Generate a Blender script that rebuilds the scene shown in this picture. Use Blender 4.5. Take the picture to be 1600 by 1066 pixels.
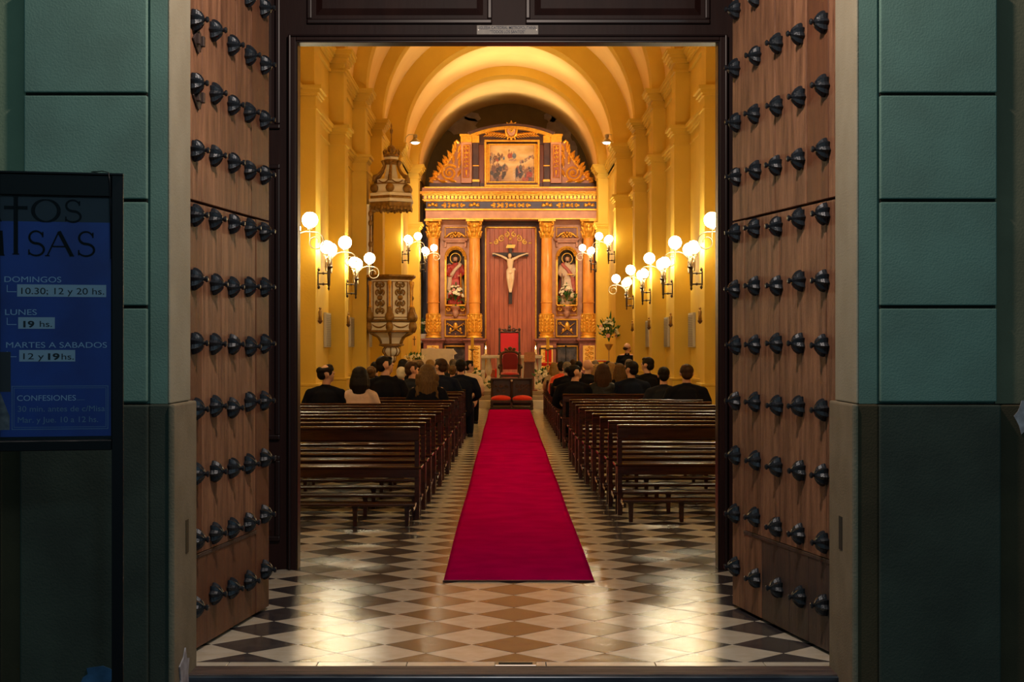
import bpy, bmesh, math, random
from mathutils import Vector, Matrix, noise
rnd = random.Random(7)
PI = math.pi
for _o in list(bpy.data.objects): bpy.data.objects.remove(_o)
SC = bpy.context.scene
COL = SC.collection

# ------------------------------------------------------------------ camera, world, lights, exposure
F = 2400.0          # focal length in pixels of the 1600 px wide frame
CH = 1.6            # camera height
cam_d = bpy.data.cameras.new('camera'); cam = bpy.data.objects.new('camera', cam_d); COL.objects.link(cam)
cam_d.sensor_width = 36; cam_d.lens = 36 * F / 1600
cam_d.shift_x = 9 / 1600; cam_d.shift_y = 8 / 1600
cam.location = (0, 0, CH); cam.rotation_euler = (PI / 2, 0, 0)
cam_d.clip_end = 200
SC.camera = cam
SC.view_settings.view_transform = 'Standard'; SC.view_settings.look = 'None'
SC.view_settings.gamma = 1; SC.view_settings.use_curve_mapping = False
SC.view_settings.exposure = 0.0
w = bpy.data.worlds.new('world'); SC.world = w; w.use_nodes = True
w.node_tree.nodes['Background'].inputs[0].default_value = (.36, .66, .74, 1)
w.node_tree.nodes['Background'].inputs[1].default_value = .2
WARM = (1.0, .80, .46)
def light(name, kind, loc, power, color, size=.1, target=None, spot=None, blend=.4, size_y=None, spread=None):
    d = bpy.data.lights.new(name, kind); d.energy = power; d.color = color
    if kind == 'AREA':
        d.size = size
        if size_y: d.shape = 'RECTANGLE'; d.size_y = size_y
        if spread: d.spread = spread
    else: d.shadow_soft_size = size
    if kind == 'SPOT': d.spot_size = spot; d.spot_blend = blend
    o = bpy.data.objects.new(name, d); COL.objects.link(o); o.location = loc
    if target is not None:
        o.rotation_euler = (Vector(target) - Vector(loc)).to_track_quat('-Z', 'Y').to_euler()
    return o
# porch lamp above the doorway, just out of view
light('porch_lamp', 'POINT', (0.05, 6.5, 4.75), 350, (1.0, .79, .66), .10)
# added cool frontal fill for the facade, from no known lamp
light('facade_fill', 'POINT', (2.5, -5.0, 5.5), 330, (.55, .82, .95), .4)
# floodlights of the two cornice fixtures beside the chancel arch
light('flood_left', 'SPOT', (-2.28, 41.5, 6.95), 760, (1, .79, .58), .12, (0.25, 49, 3.6), 1.35, .8)
light('flood_right', 'SPOT', (2.52, 41.5, 6.95), 760, (1, .79, .58), .12, (0.05, 49, 3.6), 1.35, .8)
# unseen spots added to brighten the vault of each bay, without fixtures
FILLS = []
for _y, _p in ((17.4, 150), (21.7, 170), (26.0, 200), (30.3, 230), (34.6, 290), (39.0, 360), (43.7, 480), (48.3, 330)):
    for _s in (-1, 1):
        light('vault_fill', 'SPOT', (.06 + _s * 2.5, _y, 7.12), _p, WARM, .25, (.06 - _s * .9, _y + .1, 10.3), 1.35, 1.0)

# ------------------------------------------------------------------ helpers
def px(x, d): return (x - 791) * d / F
def pz(y, d): return CH + (541 - y) * d / F

MATS = {}
def mat(name, c, rough=.6, metal=0, c2=None, scale=4.0, bump=0, bscale=None, emit=None, spec=.5, stretch=None, coat=0, detail=4, thr=(.35, .65), coords='POS', sheen=0, alpha=None):
    m = bpy.data.materials.new(name); m.use_nodes = True; nt = m.node_tree; b = nt.nodes['Principled BSDF']
    b.inputs['Roughness'].default_value = rough; b.inputs['Metallic'].default_value = metal
    b.inputs['Specular IOR Level'].default_value = spec
    b.inputs['Base Color'].default_value = (*c, 1)
    if coat: b.inputs['Coat Weight'].default_value = coat; b.inputs['Coat Roughness'].default_value = .1
    if sheen: b.inputs['Sheen Weight'].default_value = sheen
    if emit:
        b.inputs['Emission Color'].default_value = (*emit[0], 1); b.inputs['Emission Strength'].default_value = emit[1]
    if alpha is not None: b.inputs['Alpha'].default_value = alpha
    vec = None
    if c2 or bump:
        if coords == 'POS':
            g = nt.nodes.new('ShaderNodeNewGeometry'); vec = g.outputs['Position']
        else:
            g = nt.nodes.new('ShaderNodeTexCoord'); vec = g.outputs['Object']
        if stretch:
            mp = nt.nodes.new('ShaderNodeMapping'); mp.inputs['Scale'].default_value = stretch
            nt.links.new(vec, mp.inputs['Vector']); vec = mp.outputs['Vector']
    if c2:
        n = nt.nodes.new('ShaderNodeTexNoise'); n.inputs['Scale'].default_value = scale; n.inputs['Detail'].default_value = detail
        nt.links.new(vec, n.inputs['Vector'])
        r = nt.nodes.new('ShaderNodeValToRGB'); r.color_ramp.elements[0].position = thr[0]; r.color_ramp.elements[1].position = thr[1]
        r.color_ramp.elements[0].color = (*c, 1); r.color_ramp.elements[1].color = (*c2, 1)
        nt.links.new(n.outputs['Fac'], r.inputs['Fac']); nt.links.new(r.outputs['Color'], b.inputs['Base Color'])
    if bump:
        n = nt.nodes.new('ShaderNodeTexNoise'); n.inputs['Scale'].default_value = bscale or scale * 4; n.inputs['Detail'].default_value = 5
        nt.links.new(vec, n.inputs['Vector'])
        bm_ = nt.nodes.new('ShaderNodeBump'); bm_.inputs['Strength'].default_value = bump; bm_.inputs['Distance'].default_value = .02
        nt.links.new(n.outputs['Fac'], bm_.inputs['Height']); nt.links.new(bm_.outputs['Normal'], b.inputs['Normal'])
    MATS[name] = m
    return m

def tag(o, label=None, cat=None, group=None, kind=None):
    if label: o['label'] = label
    if cat: o['category'] = cat
    if group: o['group'] = group
    if kind: o['kind'] = kind
    return o

def empty(name, loc, rz=0, label=None, cat=None, group=None):
    o = bpy.data.objects.new(name, None); COL.objects.link(o); o.location = loc; o.rotation_euler = (0, 0, rz)
    o.empty_display_size = .1
    return tag(o, label, cat, group)

class MB:
    """collects shapes, then becomes one mesh object"""
    def __init__(s): s.v = []; s.f = []
    def add(s, vs, fs, M=None):
        n = len(s.v)
        s.v += [tuple(M @ Vector(p)) for p in vs] if M is not None else [tuple(p) for p in vs]
        s.f += [tuple(i + n for i in f) for f in fs]
        return s
    def box(s, x0, x1, y0, y1, z0, z1, M=None):
        if x0 > x1: x0, x1 = x1, x0
        if y0 > y1: y0, y1 = y1, y0
        if z0 > z1: z0, z1 = z1, z0
        return s.add([(x0,y0,z0),(x1,y0,z0),(x1,y1,z0),(x0,y1,z0),(x0,y0,z1),(x1,y0,z1),(x1,y1,z1),(x0,y1,z1)],
                     [(0,3,2,1),(4,5,6,7),(0,1,5,4),(1,2,6,5),(2,3,7,6),(3,0,4,7)], M)
    def lathe(s, prof, c=(0,0,0), n=16, axis='z', a0=0, rib=0, nr=8, M=None, sx=1, sy=1):
        vs = []; fs = []
        for r, h in prof:
            for k in range(n):
                a = a0 + 2*PI*k/n
                rr = r * (1 + rib * (1 if k % 2 else 0)) if rib else r
                x, y = rr*math.cos(a)*sx, rr*math.sin(a)*sy
                if axis == 'z': p = (c[0]+x, c[1]+y, c[2]+h)
                elif axis == 'y': p = (c[0]+x, c[1]+h, c[2]+y)
                else: p = (c[0]+h, c[1]+x, c[2]+y)
                vs.append(p)
        for i in range(len(prof)-1):
            for k in range(n):
                q = (i*n+k, i*n+(k+1)%n, (i+1)*n+(k+1)%n, (i+1)*n+k)
                fs.append(q if axis != 'y' else q[::-1])
        fs.append(tuple(range(n))[::-1] if axis != 'y' else tuple(range(n)))
        t = tuple((len(prof)-1)*n+k for k in range(n)); fs.append(t if axis != 'y' else t[::-1])
        return s.add(vs, fs, M)
    def cyl(s, c, r, h, n=12, axis='z', r2=None, M=None): return s.lathe([(r, 0), (r if r2 is None else r2, h)], c, n, axis, M=M)
    def ball(s, c, r, n=12, m=8, sc=(1,1,1), M=None, a0=0):
        vs = []; fs = []
        for i in range(1, m):
            t = PI*i/m
            for k in range(n):
                a = 2*PI*k/n + a0
                vs.append((c[0]+r*sc[0]*math.sin(t)*math.cos(a), c[1]+r*sc[1]*math.sin(t)*math.sin(a), c[2]+r*sc[2]*math.cos(t)))
        top = len(vs); vs.append((c[0], c[1], c[2]+r*sc[2])); bot = len(vs); vs.append((c[0], c[1], c[2]-r*sc[2]))
        for i in range(m-2):
            for k in range(n):
                fs.append((i*n+k, (i+1)*n+k, (i+1)*n+(k+1)%n, i*n+(k+1)%n))
        for k in range(n):
            fs.append((top, k, (k+1)%n)); fs.append((bot, (m-2)*n+(k+1)%n, (m-2)*n+k))
        return s.add(vs, fs, M)
    def tube(s, pts, r, n=6, M=None, flat=1.0, closed=False):
        pts = [Vector(p) for p in pts]; N = len(pts)
        rs = r if isinstance(r, (list, tuple)) else [r]*N
        vs = []; fs = []
        up = None
        for i, p in enumerate(pts):
            if closed: t = pts[(i+1) % N] - pts[i-1]
            else: t = pts[min(i+1, N-1)] - pts[max(i-1, 0)]
            if t.length < 1e-9: t = Vector((0,0,1))
            t.normalize()
            if up is None:
                up = t.orthogonal().normalized()
                for cand in (Vector((0,1,0)), Vector((1,0,0))):
                    if abs(cand.dot(t)) < .6: up = (cand - t*cand.dot(t)).normalized(); break
            else:
                u2 = up - t*up.dot(t)
                up = u2.normalized() if u2.length > 1e-6 else t.orthogonal().normalized()
            sd = t.cross(up)
            for k in range(n):
                a = 2*PI*k/n
                vs.append(p + up*(math.cos(a)*rs[i]*flat) + sd*(math.sin(a)*rs[i]))
        for i in range(N-1 if not closed else N):
            j = (i+1) % N
            for k in range(n):
                fs.append((i*n+k, i*n+(k+1)%n, j*n+(k+1)%n, j*n+k))
        if not closed:
            fs.append(tuple(range(n))[::-1]); fs.append(tuple((N-1)*n+k for k in range(n)))
        return s.add(vs, fs, M)
    def prism(s, poly, a, b, axis='y', M=None):
        """polygon in (x,z) extruded along y (or (x,y) along z, or (y,z) along x)"""
        n = len(poly)
        def P(u, v, t):
            return (u, t, v) if axis == 'y' else ((u, v, t) if axis == 'z' else (t, u, v))
        vs = [P(u, v, a) for u, v in poly] + [P(u, v, b) for u, v in poly]
        fs = [tuple(range(n)), tuple(range(2*n-1, n-1, -1))] + [(i, i+n, (i+1) % n + n, (i+1) % n) for i in range(n)]
        return s.add(vs, fs, M)
    def ramp(s, prof, x0, x1, M=None):
        """profile of (y,z) points, extruded along x"""
        return s.prism(prof, x0, x1, 'x', M)
    def build(s, name, m=None, parent=None, smooth=False, bevel=0, seg=1, org=None, fix=True, auto=None):
        me = bpy.data.meshes.new(name)
        vs = s.v
        if org is not None: vs = [(p[0]-org[0], p[1]-org[1], p[2]-org[2]) for p in vs]
        me.from_pydata(vs, [], s.f)
        if fix:
            b = bmesh.new(); b.from_mesh(me); bmesh.ops.recalc_face_normals(b, faces=b.faces)
            if bevel: bmesh.ops.bevel(b, geom=[e for e in b.edges if e.is_manifold and e.calc_face_angle(0) > .6], offset=bevel, segments=seg, affect='EDGES', profile=.6, clamp_overlap=True)
            b.to_mesh(me); b.free()
        if smooth: me.polygons.foreach_set('use_smooth', [True]*len(me.polygons))
        if auto is not None:
            me.polygons.foreach_set('use_smooth', [True]*len(me.polygons))
            me.set_sharp_from_angle(angle=auto)
        me.update()
        o = bpy.data.objects.new(name, me); COL.objects.link(o)
        if m is not None: me.materials.append(MATS[m] if isinstance(m, str) else m)
        if parent is not None: o.parent = parent
        if org is not None and parent is None: o.location = org
        return o

def copy_tree(o, parent=None, mats=None):
    c = o.copy(); COL.objects.link(c); c.parent = parent
    for k in ('label', 'category', 'group'):
        pass
    for ch in o.children: copy_tree(ch, c)
    return c

def remat(o, m):
    if o.material_slots:
        o.material_slots[0].link = 'OBJECT'; o.material_slots[0].material = MATS[m]

def struct(o, label=None):
    o['kind'] = 'structure'
    if label: o['label'] = label
    return o

def spiral(c, r0, r1, a0, turns, n=26, plane='xz', y=0):
    out = []
    for i in range(n+1):
        t = i/n; a = a0 + turns*2*PI*t; r = r0 + (r1-r0)*t
        u, v = c[0] + r*math.cos(a), c[1] + r*math.sin(a)
        out.append((u, y, v) if plane == 'xz' else ((y, u, v) if plane == 'yz' else (u, v, y)))
    return out
def taper(n, a, b): return [a + (b-a)*i/(n-1) for i in range(n)]
def leaf(B, p, ang, ln, wd, y=0, th=.012, M=None):
    """a pointed relief leaf lying in the xz plane, pointing along ang"""
    c, s_ = math.cos(ang), math.sin(ang)
    pts = [(0,0),(.25,.8),(.55,1),(.8,.55),(1,0),(.8,-.55),(.55,-1),(.25,-.8)]
    ring = [(p[0]+ (u*ln)*c - (v*wd/2)*s_, y, p[1]+(u*ln)*s_ + (v*wd/2)*c) for u, v in pts]
    mid = [(p[0]+(u*ln)*c, y-th, p[1]+(u*ln)*s_) for u in (.15,.5,.85)]
    n = 8
    vs = ring + mid
    fs = [(0,1,8),(1,2,9,8),(2,3,10,9),(3,4,10),(4,5,10),(5,6,9,10),(6,7,8,9),(7,0,8), tuple(range(7,-1,-1))]
    B.add(vs, fs, M)
def acanthus(B, p, ang, ln, wd, y=0, th=.015, n=4, M=None, curl=0):
    """a stem with paired leaves"""
    x, z = p; pts = [(x, y, z)]; a = ang
    for i in range(n):
        st = ln/n
        for sd in (1, -1):
            leaf(B, (x, z), a + sd*.65, wd*(1-.5*i/n), wd*.36, y, th, M)
        x += math.cos(a)*st; z += math.sin(a)*st; a += curl
        pts.append((x, y-th*.4, z))
    leaf(B, (x, z), a, wd*.7, wd*.3, y, th, M)
    B.tube(pts, taper(len(pts), th*.9, th*.4), 5, M)

def sculpt(name, shapes, voxel=.012, smooth=2, m=None, parent=None, extra=None):
    """overlapping ellipsoids and tapered limbs fused into one continuous surface"""
    B = MB()
    for s in shapes:
        if s[0] == 'e': B.ball(s[1], 1, 14, 10, s[2], M=s[3] if len(s) > 3 else None)
        else:
            P_, R_ = s[1], s[2]
            B.tube(P_, R_, 10, flat=s[3] if len(s) > 3 else 1.0)
            fl_ = s[3] if len(s) > 3 else 1.0
            for q in (0, -1): B.ball(P_[q], R_[q]*(1 if fl_ == 1 else .96), 10, 7, (1, fl_, 1) if fl_ != 1 and abs(P_[0][0]-P_[-1][0]) < .15 else (1, 1, 1))
    o = B.build(name, m, None, fix=True)
    md = o.modifiers.new('r', 'REMESH'); md.mode = 'VOXEL'; md.voxel_size = voxel; md.use_smooth_shade = True
    if smooth:
        ms = o.modifiers.new('s', 'SMOOTH'); ms.factor = .5; ms.iterations = smooth
    dg = bpy.context.evaluated_depsgraph_get(); dg.update()
    me = bpy.data.meshes.new_from_object(o.evaluated_get(dg))
    me.name = name
    o.modifiers.clear(); old = o.data; o.data = me; bpy.data.meshes.remove(old)
    if not me.materials and m: me.materials.append(MATS[m])
    me.polygons.foreach_set('use_smooth', [True]*len(me.polygons))
    if parent is not None: o.parent = parent
    return o
# ------------------------------------------------------------------ materials
mat('ochre', (.78,.52,.078), .75, c2=(.71,.465,.062), scale=1.2, bump=.12, bscale=25, spec=.3)
mat('vault', (.95,.68,.30), .8, c2=(.90,.62,.27), scale=1.0, bump=.06, bscale=12, spec=.2)
mat('pale_plaster', (.86,.70,.45), .8, spec=.2)
mat('cream_tile', (.66,.62,.52), .19, c2=(.58,.52,.40), scale=9, bump=.09, bscale=9, coords='OBJ', spec=.27, detail=8)
mat('dark_tile', (.035,.034,.042), .19, c2=(.075,.066,.066), scale=11, bump=.09, bscale=9, coords='OBJ', spec=.27, detail=8)
mat('far_tile', (.6,.55,.44), .15)
mat('grout', (.12,.10,.08), .6)
mat('carpet', (.56,.0012,.12), 1, c2=(.45,.001,.095), scale=3, bump=.4, bscale=160, spec=0)
mat('pew_wood', (.030,.008,.004), .2, c2=(.055,.015,.006), scale=3, stretch=(1,8,8), spec=.5)
mat('pew_end', (.05,.010,.006), .55, c2=(.04,.008,.005), scale=6, spec=.5)
mat('screen_wood', (.018,.0065,.006), .5, c2=(.028,.010,.008), scale=6, stretch=(1,1,.2), bump=.05, spec=.18)
mat('screen_trim', (.018,.008,.008), .35, spec=.35)
mat('leaf_wood', (.36,.175,.095), .55, c2=(.13,.055,.03), scale=7, stretch=(3,3,.4), bump=.4, bscale=60, detail=9, thr=(.3,.72), spec=.4)
mat('leaf_wood_b', (.30,.14,.075), .55, c2=(.11,.046,.025), scale=8, stretch=(3,3,.3), bump=.4, bscale=55, detail=9, thr=(.3,.72), spec=.4)
mat('leaf_wood_c', (.18,.068,.032), .55, c2=(.11,.045,.024), scale=8, stretch=(3,3,.3), bump=.2, bscale=55, detail=9, thr=(.3,.72), spec=.4)
mat('leaf_dark', (.045,.032,.03), .5, c2=(.075,.045,.035), scale=8, stretch=(3,3,.3), bump=.2, bscale=36, detail=8, spec=.4)
mat('leaf_gap', (.012,.008,.006), .8)
mat('iron', (.011,.017,.025), .34, metal=.35, c2=(.02,.029,.04), scale=30, bump=.15, spec=.6, coords='OBJ')
mat('black_paint', (.004,.004,.006), .4, spec=.2)
mat('facade_green', (.135,.25,.215), .8, c2=(.115,.205,.175), scale=3.2, bump=.12, bscale=110, spec=.25, detail=8)
mat('facade_wall', (.20,.27,.18), .82, c2=(.165,.23,.155), scale=3, bump=.12, bscale=110, spec=.25, detail=8)
mat('facade_wall_warmlit', (.17,.165,.105), .82, c2=(.13,.125,.08), scale=3, bump=.12, bscale=110, spec=.25, detail=8)  # warm light from the far right is put into this wall colour
mat('plinth_dark', (.048,.062,.048), .8, c2=(.035,.043,.034), scale=3, bump=.12, bscale=110, spec=.25, detail=8)
mat('plinth_brown', (.07,.052,.026), .8, c2=(.05,.038,.02), scale=3, bump=.12, bscale=110, spec=.25, detail=8)
mat('reveal', (.34,.315,.235), .8, c2=(.30,.275,.20), scale=4, bump=.15, bscale=100, spec=.25, detail=8)
mat('reveal_plinth', (.24,.20,.135), .8, c2=(.19,.155,.10), scale=5, bump=.15, bscale=100, spec=.25, detail=8)
mat('peeled', (.42,.42,.46), .85, c2=(.25,.24,.26), scale=20, spec=.2)
mat('blue_peel', (.035,.12,.26), .6, c2=(.02,.07,.16), scale=14, spec=.3)
mat('groove', (.012,.011,.006), .9)
mat('sill_wood', (.12,.085,.075), .6, c2=(.05,.035,.035), scale=12, stretch=(.25,2,2), bump=.4, bscale=30, detail=9)
mat('sill_edge', (.02,.035,.055), .35, metal=.4, c2=(.06,.09,.12), scale=10, stretch=(.4,3,3))
mat('step_tile', (.20,.06,.04), .6)
mat('pavement', (.06,.055,.055), .7, c2=(.04,.04,.04), scale=3)
mat('steel', (.35,.33,.30), .4, metal=.8)
mat('gold', (.92,.50,.055), .38, metal=.45, c2=(.74,.34,.035), scale=14, bump=.1, spec=.5, coords='OBJ')
mat('gold_flat', (.90,.55,.12), .5, metal=.25)
mat('old_gold', (.22,.115,.025), .45, metal=.4, c2=(.38,.21,.045), scale=12, coords='OBJ')
mat('marble_col', (.72,.24,.025), .25, c2=(.88,.40,.075), scale=5, stretch=(1,1,.5), detail=8, spec=.5, thr=(.3,.7))
mat('retable_wood', (.30,.10,.07), .4, c2=(.22,.07,.05), scale=4, stretch=(3,3,.5), spec=.4)
mat('retable_dark', (.055,.026,.03), .45, c2=(.09,.04,.04), scale=4, spec=.4)
mat('retable_pink', (.62,.31,.19), .45, c2=(.52,.24,.15), scale=5, spec=.4)
mat('centre_plank', (.50,.135,.065), .38, c2=(.36,.085,.04), scale=7, stretch=(4,4,.25), detail=7, spec=.5)
mat('frieze_blue', (.085,.075,.13), .5, c2=(.06,.055,.10), scale=5)
mat('dark_marble', (.045,.04,.045), .25, c2=(.13,.10,.09), scale=5, detail=9, thr=(.45,.62))
mat('lunette', (.20,.145,.06), .85, c2=(.16,.115,.05), scale=2)
mat('lunette_patch', (.42,.35,.34), .85, c2=(.30,.24,.22), scale=4)
mat('slate_wall', (.10,.085,.11), .8, c2=(.08,.07,.09), scale=3)
mat('niche_dark', (.10,.055,.025), .6)
mat('skin', (.62,.33,.20), .5, spec=.4)
mat('corpus', (.80,.60,.38), .45, spec=.4)
mat('cross_wood', (.018,.010,.012), .5)
mat('robe_red', (.50,.05,.035), .5, c2=(.36,.035,.028), scale=9)
mat('robe_pink', (.55,.15,.11), .5, c2=(.42,.09,.07), scale=9)
mat('robe_blue', (.10,.12,.18), .5)
mat('robe_cream', (.70,.52,.34), .5)
mat('white_paint', (.94,.88,.74), .5, c2=(.88,.80,.64), scale=6)
mat('white_marble', (.80,.74,.66), .3, c2=(.70,.64,.56), scale=6)
mat('step_stone', (.42,.35,.25), .3, c2=(.34,.28,.2), scale=5)
mat('white_cloth', (.80,.72,.60), .9, c2=(.74,.66,.55), scale=10, bump=.2)
mat('lace', (.78,.72,.68), .9, bump=.5, bscale=60)
mat('velvet', (.55,.008,.012), .8, sheen=.4)
mat('velvet_dark', (.22,.004,.01), .8, sheen=.3)
mat('cushion_red', (.80,.03,.008), .75, sheen=.3)
mat('dark_carved', (.028,.010,.006), .35, c2=(.05,.018,.01), scale=8, spec=.6)
mat('brown_carved', (.13,.055,.02), .4, c2=(.09,.035,.014), scale=8)
mat('lectern_wood', (.26,.07,.03), .4, c2=(.19,.05,.02), scale=5, stretch=(5,5,.4))
mat('wax', (.85,.62,.25), .5, emit=((1,.6,.2), .25))
mat('white_wax', (.82,.72,.60), .5)
mat('yellow_wax', (.85,.52,.05), .5)
mat('flame', (1,.8,.4), .5, emit=((1,.62,.22), 14))
mat('globe', (1,.95,.85), .3, emit=((1.0,.86,.56), 50))
mat('bulb', (1,.95,.85), .3, emit=((1,.9,.75), 12))
mat('brass', (.42,.28,.12), .35, metal=.8)
mat('bronze', (.05,.032,.02), .4, metal=.6)
mat('aged_white_metal', (.50,.40,.27), .45, metal=.3)
mat('aluminium', (.45,.42,.38), .35, metal=.8)
mat('speaker_grey', (.50,.46,.38), .6)
mat('speaker_slot', (.22,.20,.17), .7)
mat('leaf_green', (.035,.12,.02), .5, c2=(.06,.17,.03), scale=20, coords='OBJ')
mat('petal_white', (.85,.78,.55), .6)
mat('petal_pink', (.75,.35,.30), .6)
mat('banner_gold', (.80,.44,.06), .6)
mat('red_cloth', (.75,.01,.006), .7)
mat('terracotta', (.35,.10,.05), .6)
mat('suit_black', (.006,.006,.009), .85, spec=.08)
mat('suit_navy', (.007,.010,.022), .85, spec=.08)
mat('suit_charcoal', (.014,.015,.02), .85, spec=.08)
mat('suit_grey', (.022,.026,.034), .85, spec=.08)
mat('leather', (.006,.006,.008), .5, spec=.25)
mat('blouse_pink', (.56,.38,.27), .8, bump=.3, bscale=30)
mat('orange_cloth', (.75,.07,.012), .75)
mat('beige_cloth', (.45,.33,.17), .8)
mat('hair_black', (.008,.005,.004), .6, spec=.15)
mat('hair_brown', (.03,.013,.006), .6, spec=.15, c2=(.05,.02,.008), scale=40, stretch=(3,3,.5), coords='OBJ')
mat('hair_light', (.13,.07,.022), .6, spec=.15, c2=(.07,.035,.012), scale=40, stretch=(3,3,.4), coords='OBJ')
mat('hair_blond', (.33,.19,.06), .6, spec=.15, c2=(.20,.11,.035), scale=40, stretch=(3,3,.4), coords='OBJ')
mat('hair_grey', (.20,.16,.11), .7, spec=.15, c2=(.12,.09,.06), scale=40, coords='OBJ')
mat('hair_white', (.52,.44,.32), .7, spec=.15)
mat('shirt', (.72,.66,.55), .7)
mat('eye', (.03,.02,.015), .2)
mat('paper_white', (.55,.60,.66), .7)
mat('print_black', (.004,.004,.008), .6)
mat('print_pale', (.50,.62,.78), .7)
mat('heading_paper', (.022,.022,.028), .5)
mat('plaque', (.42,.40,.36), .5, c2=(.34,.32,.29), scale=20)
mat('plaque_ink', (.03,.05,.10), .5)

# ------------------------------------------------------------------ floor
AX = .06
TD = .4656          # diagonal of one square tile
X0, Y0 = .047, 8.235
fl = MB().box(-3.5, 3.7, 7.60, 52, -.2, -.022).build('floor', 'grout'); struct(fl, 'chequered marble floor of the nave')
half = TD/2 - .0022
def clipd(cx, cy):
    """a diamond cut at the threshold strip"""
    P = [(cx, cy-half), (cx+half, cy), (cx, cy+half), (cx-half, cy)]
    lim = 7.779
    if cy-half >= lim: return P
    out = []
    for i in range(4):
        a, b = P[i], P[(i+1) % 4]
        if a[1] >= lim: out.append(a)
        if (a[1] >= lim) != (b[1] >= lim):
            t = (lim-a[1])/(b[1]-a[1]); out.append((a[0]+(b[0]-a[0])*t, lim))
    return out if len(out) >= 3 else None
tiles = []
for par in (0, 1):
    for i in range(-8, 9):
        for j in range(-2, 70):
            cx = X0 + (i + .5*par)*TD; cy = Y0 + (j + .5*par)*TD
            if cy > 39.3 or cx < -3.2 or cx > 3.4: continue
            if clipd(cx, cy) is None: continue
            u = 791 + cx*F/cy; vis = 1.0
            seen = 300 < u < 1310 and not (cy > 10.9 and abs(cx-.01) > .1363*cy + .2)
            if cy < 9.5 and abs(cx) > 1.85: seen = False
            if abs(cx-.1) < .30 and cy > 10.7: seen = False
            if cy > 13.6 and abs(cx-.1) > 1.15: seen = False
            tiles.append((not seen, cy, cx, par))
tiles.sort()
base_t = {}
TB = MB().prism([(half,0),(0,half),(-half,0),(0,-half)], -.022, 0, 'z')
rest = {0: MB(), 1: MB()}
for n_, (ns, cy, cx, par) in enumerate(tiles):
    P = clipd(cx, cy); M_ = 'cream_tile' if par else 'dark_tile'
    if n_ < 298 and not ns:
        if len(P) == 4 and abs(P[0][1]-(cy-half)) < 1e-4:
            if par not in base_t:
                o = TB.build('tile', M_, fl, bevel=.0012); base_t[par] = o
                o.location = (cx, cy, 0)
            else:
                o = base_t[par].copy(); COL.objects.link(o); o.location = (cx, cy, 0)
            o.rotation_euler = (rnd.uniform(-.0015,.0015), rnd.uniform(-.0015,.0015), 0)
        else:
            MB().prism(P, -.022, 0, 'z').build('tile', M_, fl, bevel=.0012, org=None)
    else:
        rest[par].prism(P, -.022, 0, 'z')
for par in (0, 1):
    o = rest[par].build('tile_field', 'cream_tile' if par else 'dark_tile', fl, fix=True); o['kind'] = 'stuff'
xs = [-2.0, -1.4, -.95, -.5, .2, .75, 1.3, 1.8, 2.2]
for a, b in zip(xs[:-1], xs[1:]):
    MB().box(a+.002, b-.002, 7.672, 7.775, -.022, 0).build('border_tile', 'cream_tile', fl, bevel=.001)
sill = MB().box(-1.62, 1.70, 7.47, 7.668, -.03, .004).build('door_sill', 'sill_wood', bevel=.006, seg=2); struct(sill, 'worn grey wooden threshold across the doorway')
MB().box(-1.64, 1.72, 7.445, 7.478, -.075, -.004).build('sill_edge', 'sill_edge', sill, bevel=.004)
st = MB().box(-1.75, 1.83, 7.0, 7.50, -.18, -.078).build('trim_1', 'step_tile', bevel=.004); struct(st, 'red tiled step in front of the threshold')
pv = MB().box(-6, 6, -2, 7.70, -.4, -.181).build('pavement', 'pavement'); struct(pv, 'dark pavement outside the church')
# bolt keeper let into the threshold strip
k = empty('bolt_keeper', (.047, 7.72, 0), label='small metal bolt keeper with a dark slot, let into the threshold strip', cat='door hardware')
B = MB().box(-.105, .105, -.045, .045, 0, .006); B.build('plate', 'steel', k, bevel=.003)
MB().box(-.085, .085, -.03, .012, .0062, .0075).build('slot', 'groove', k)

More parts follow.
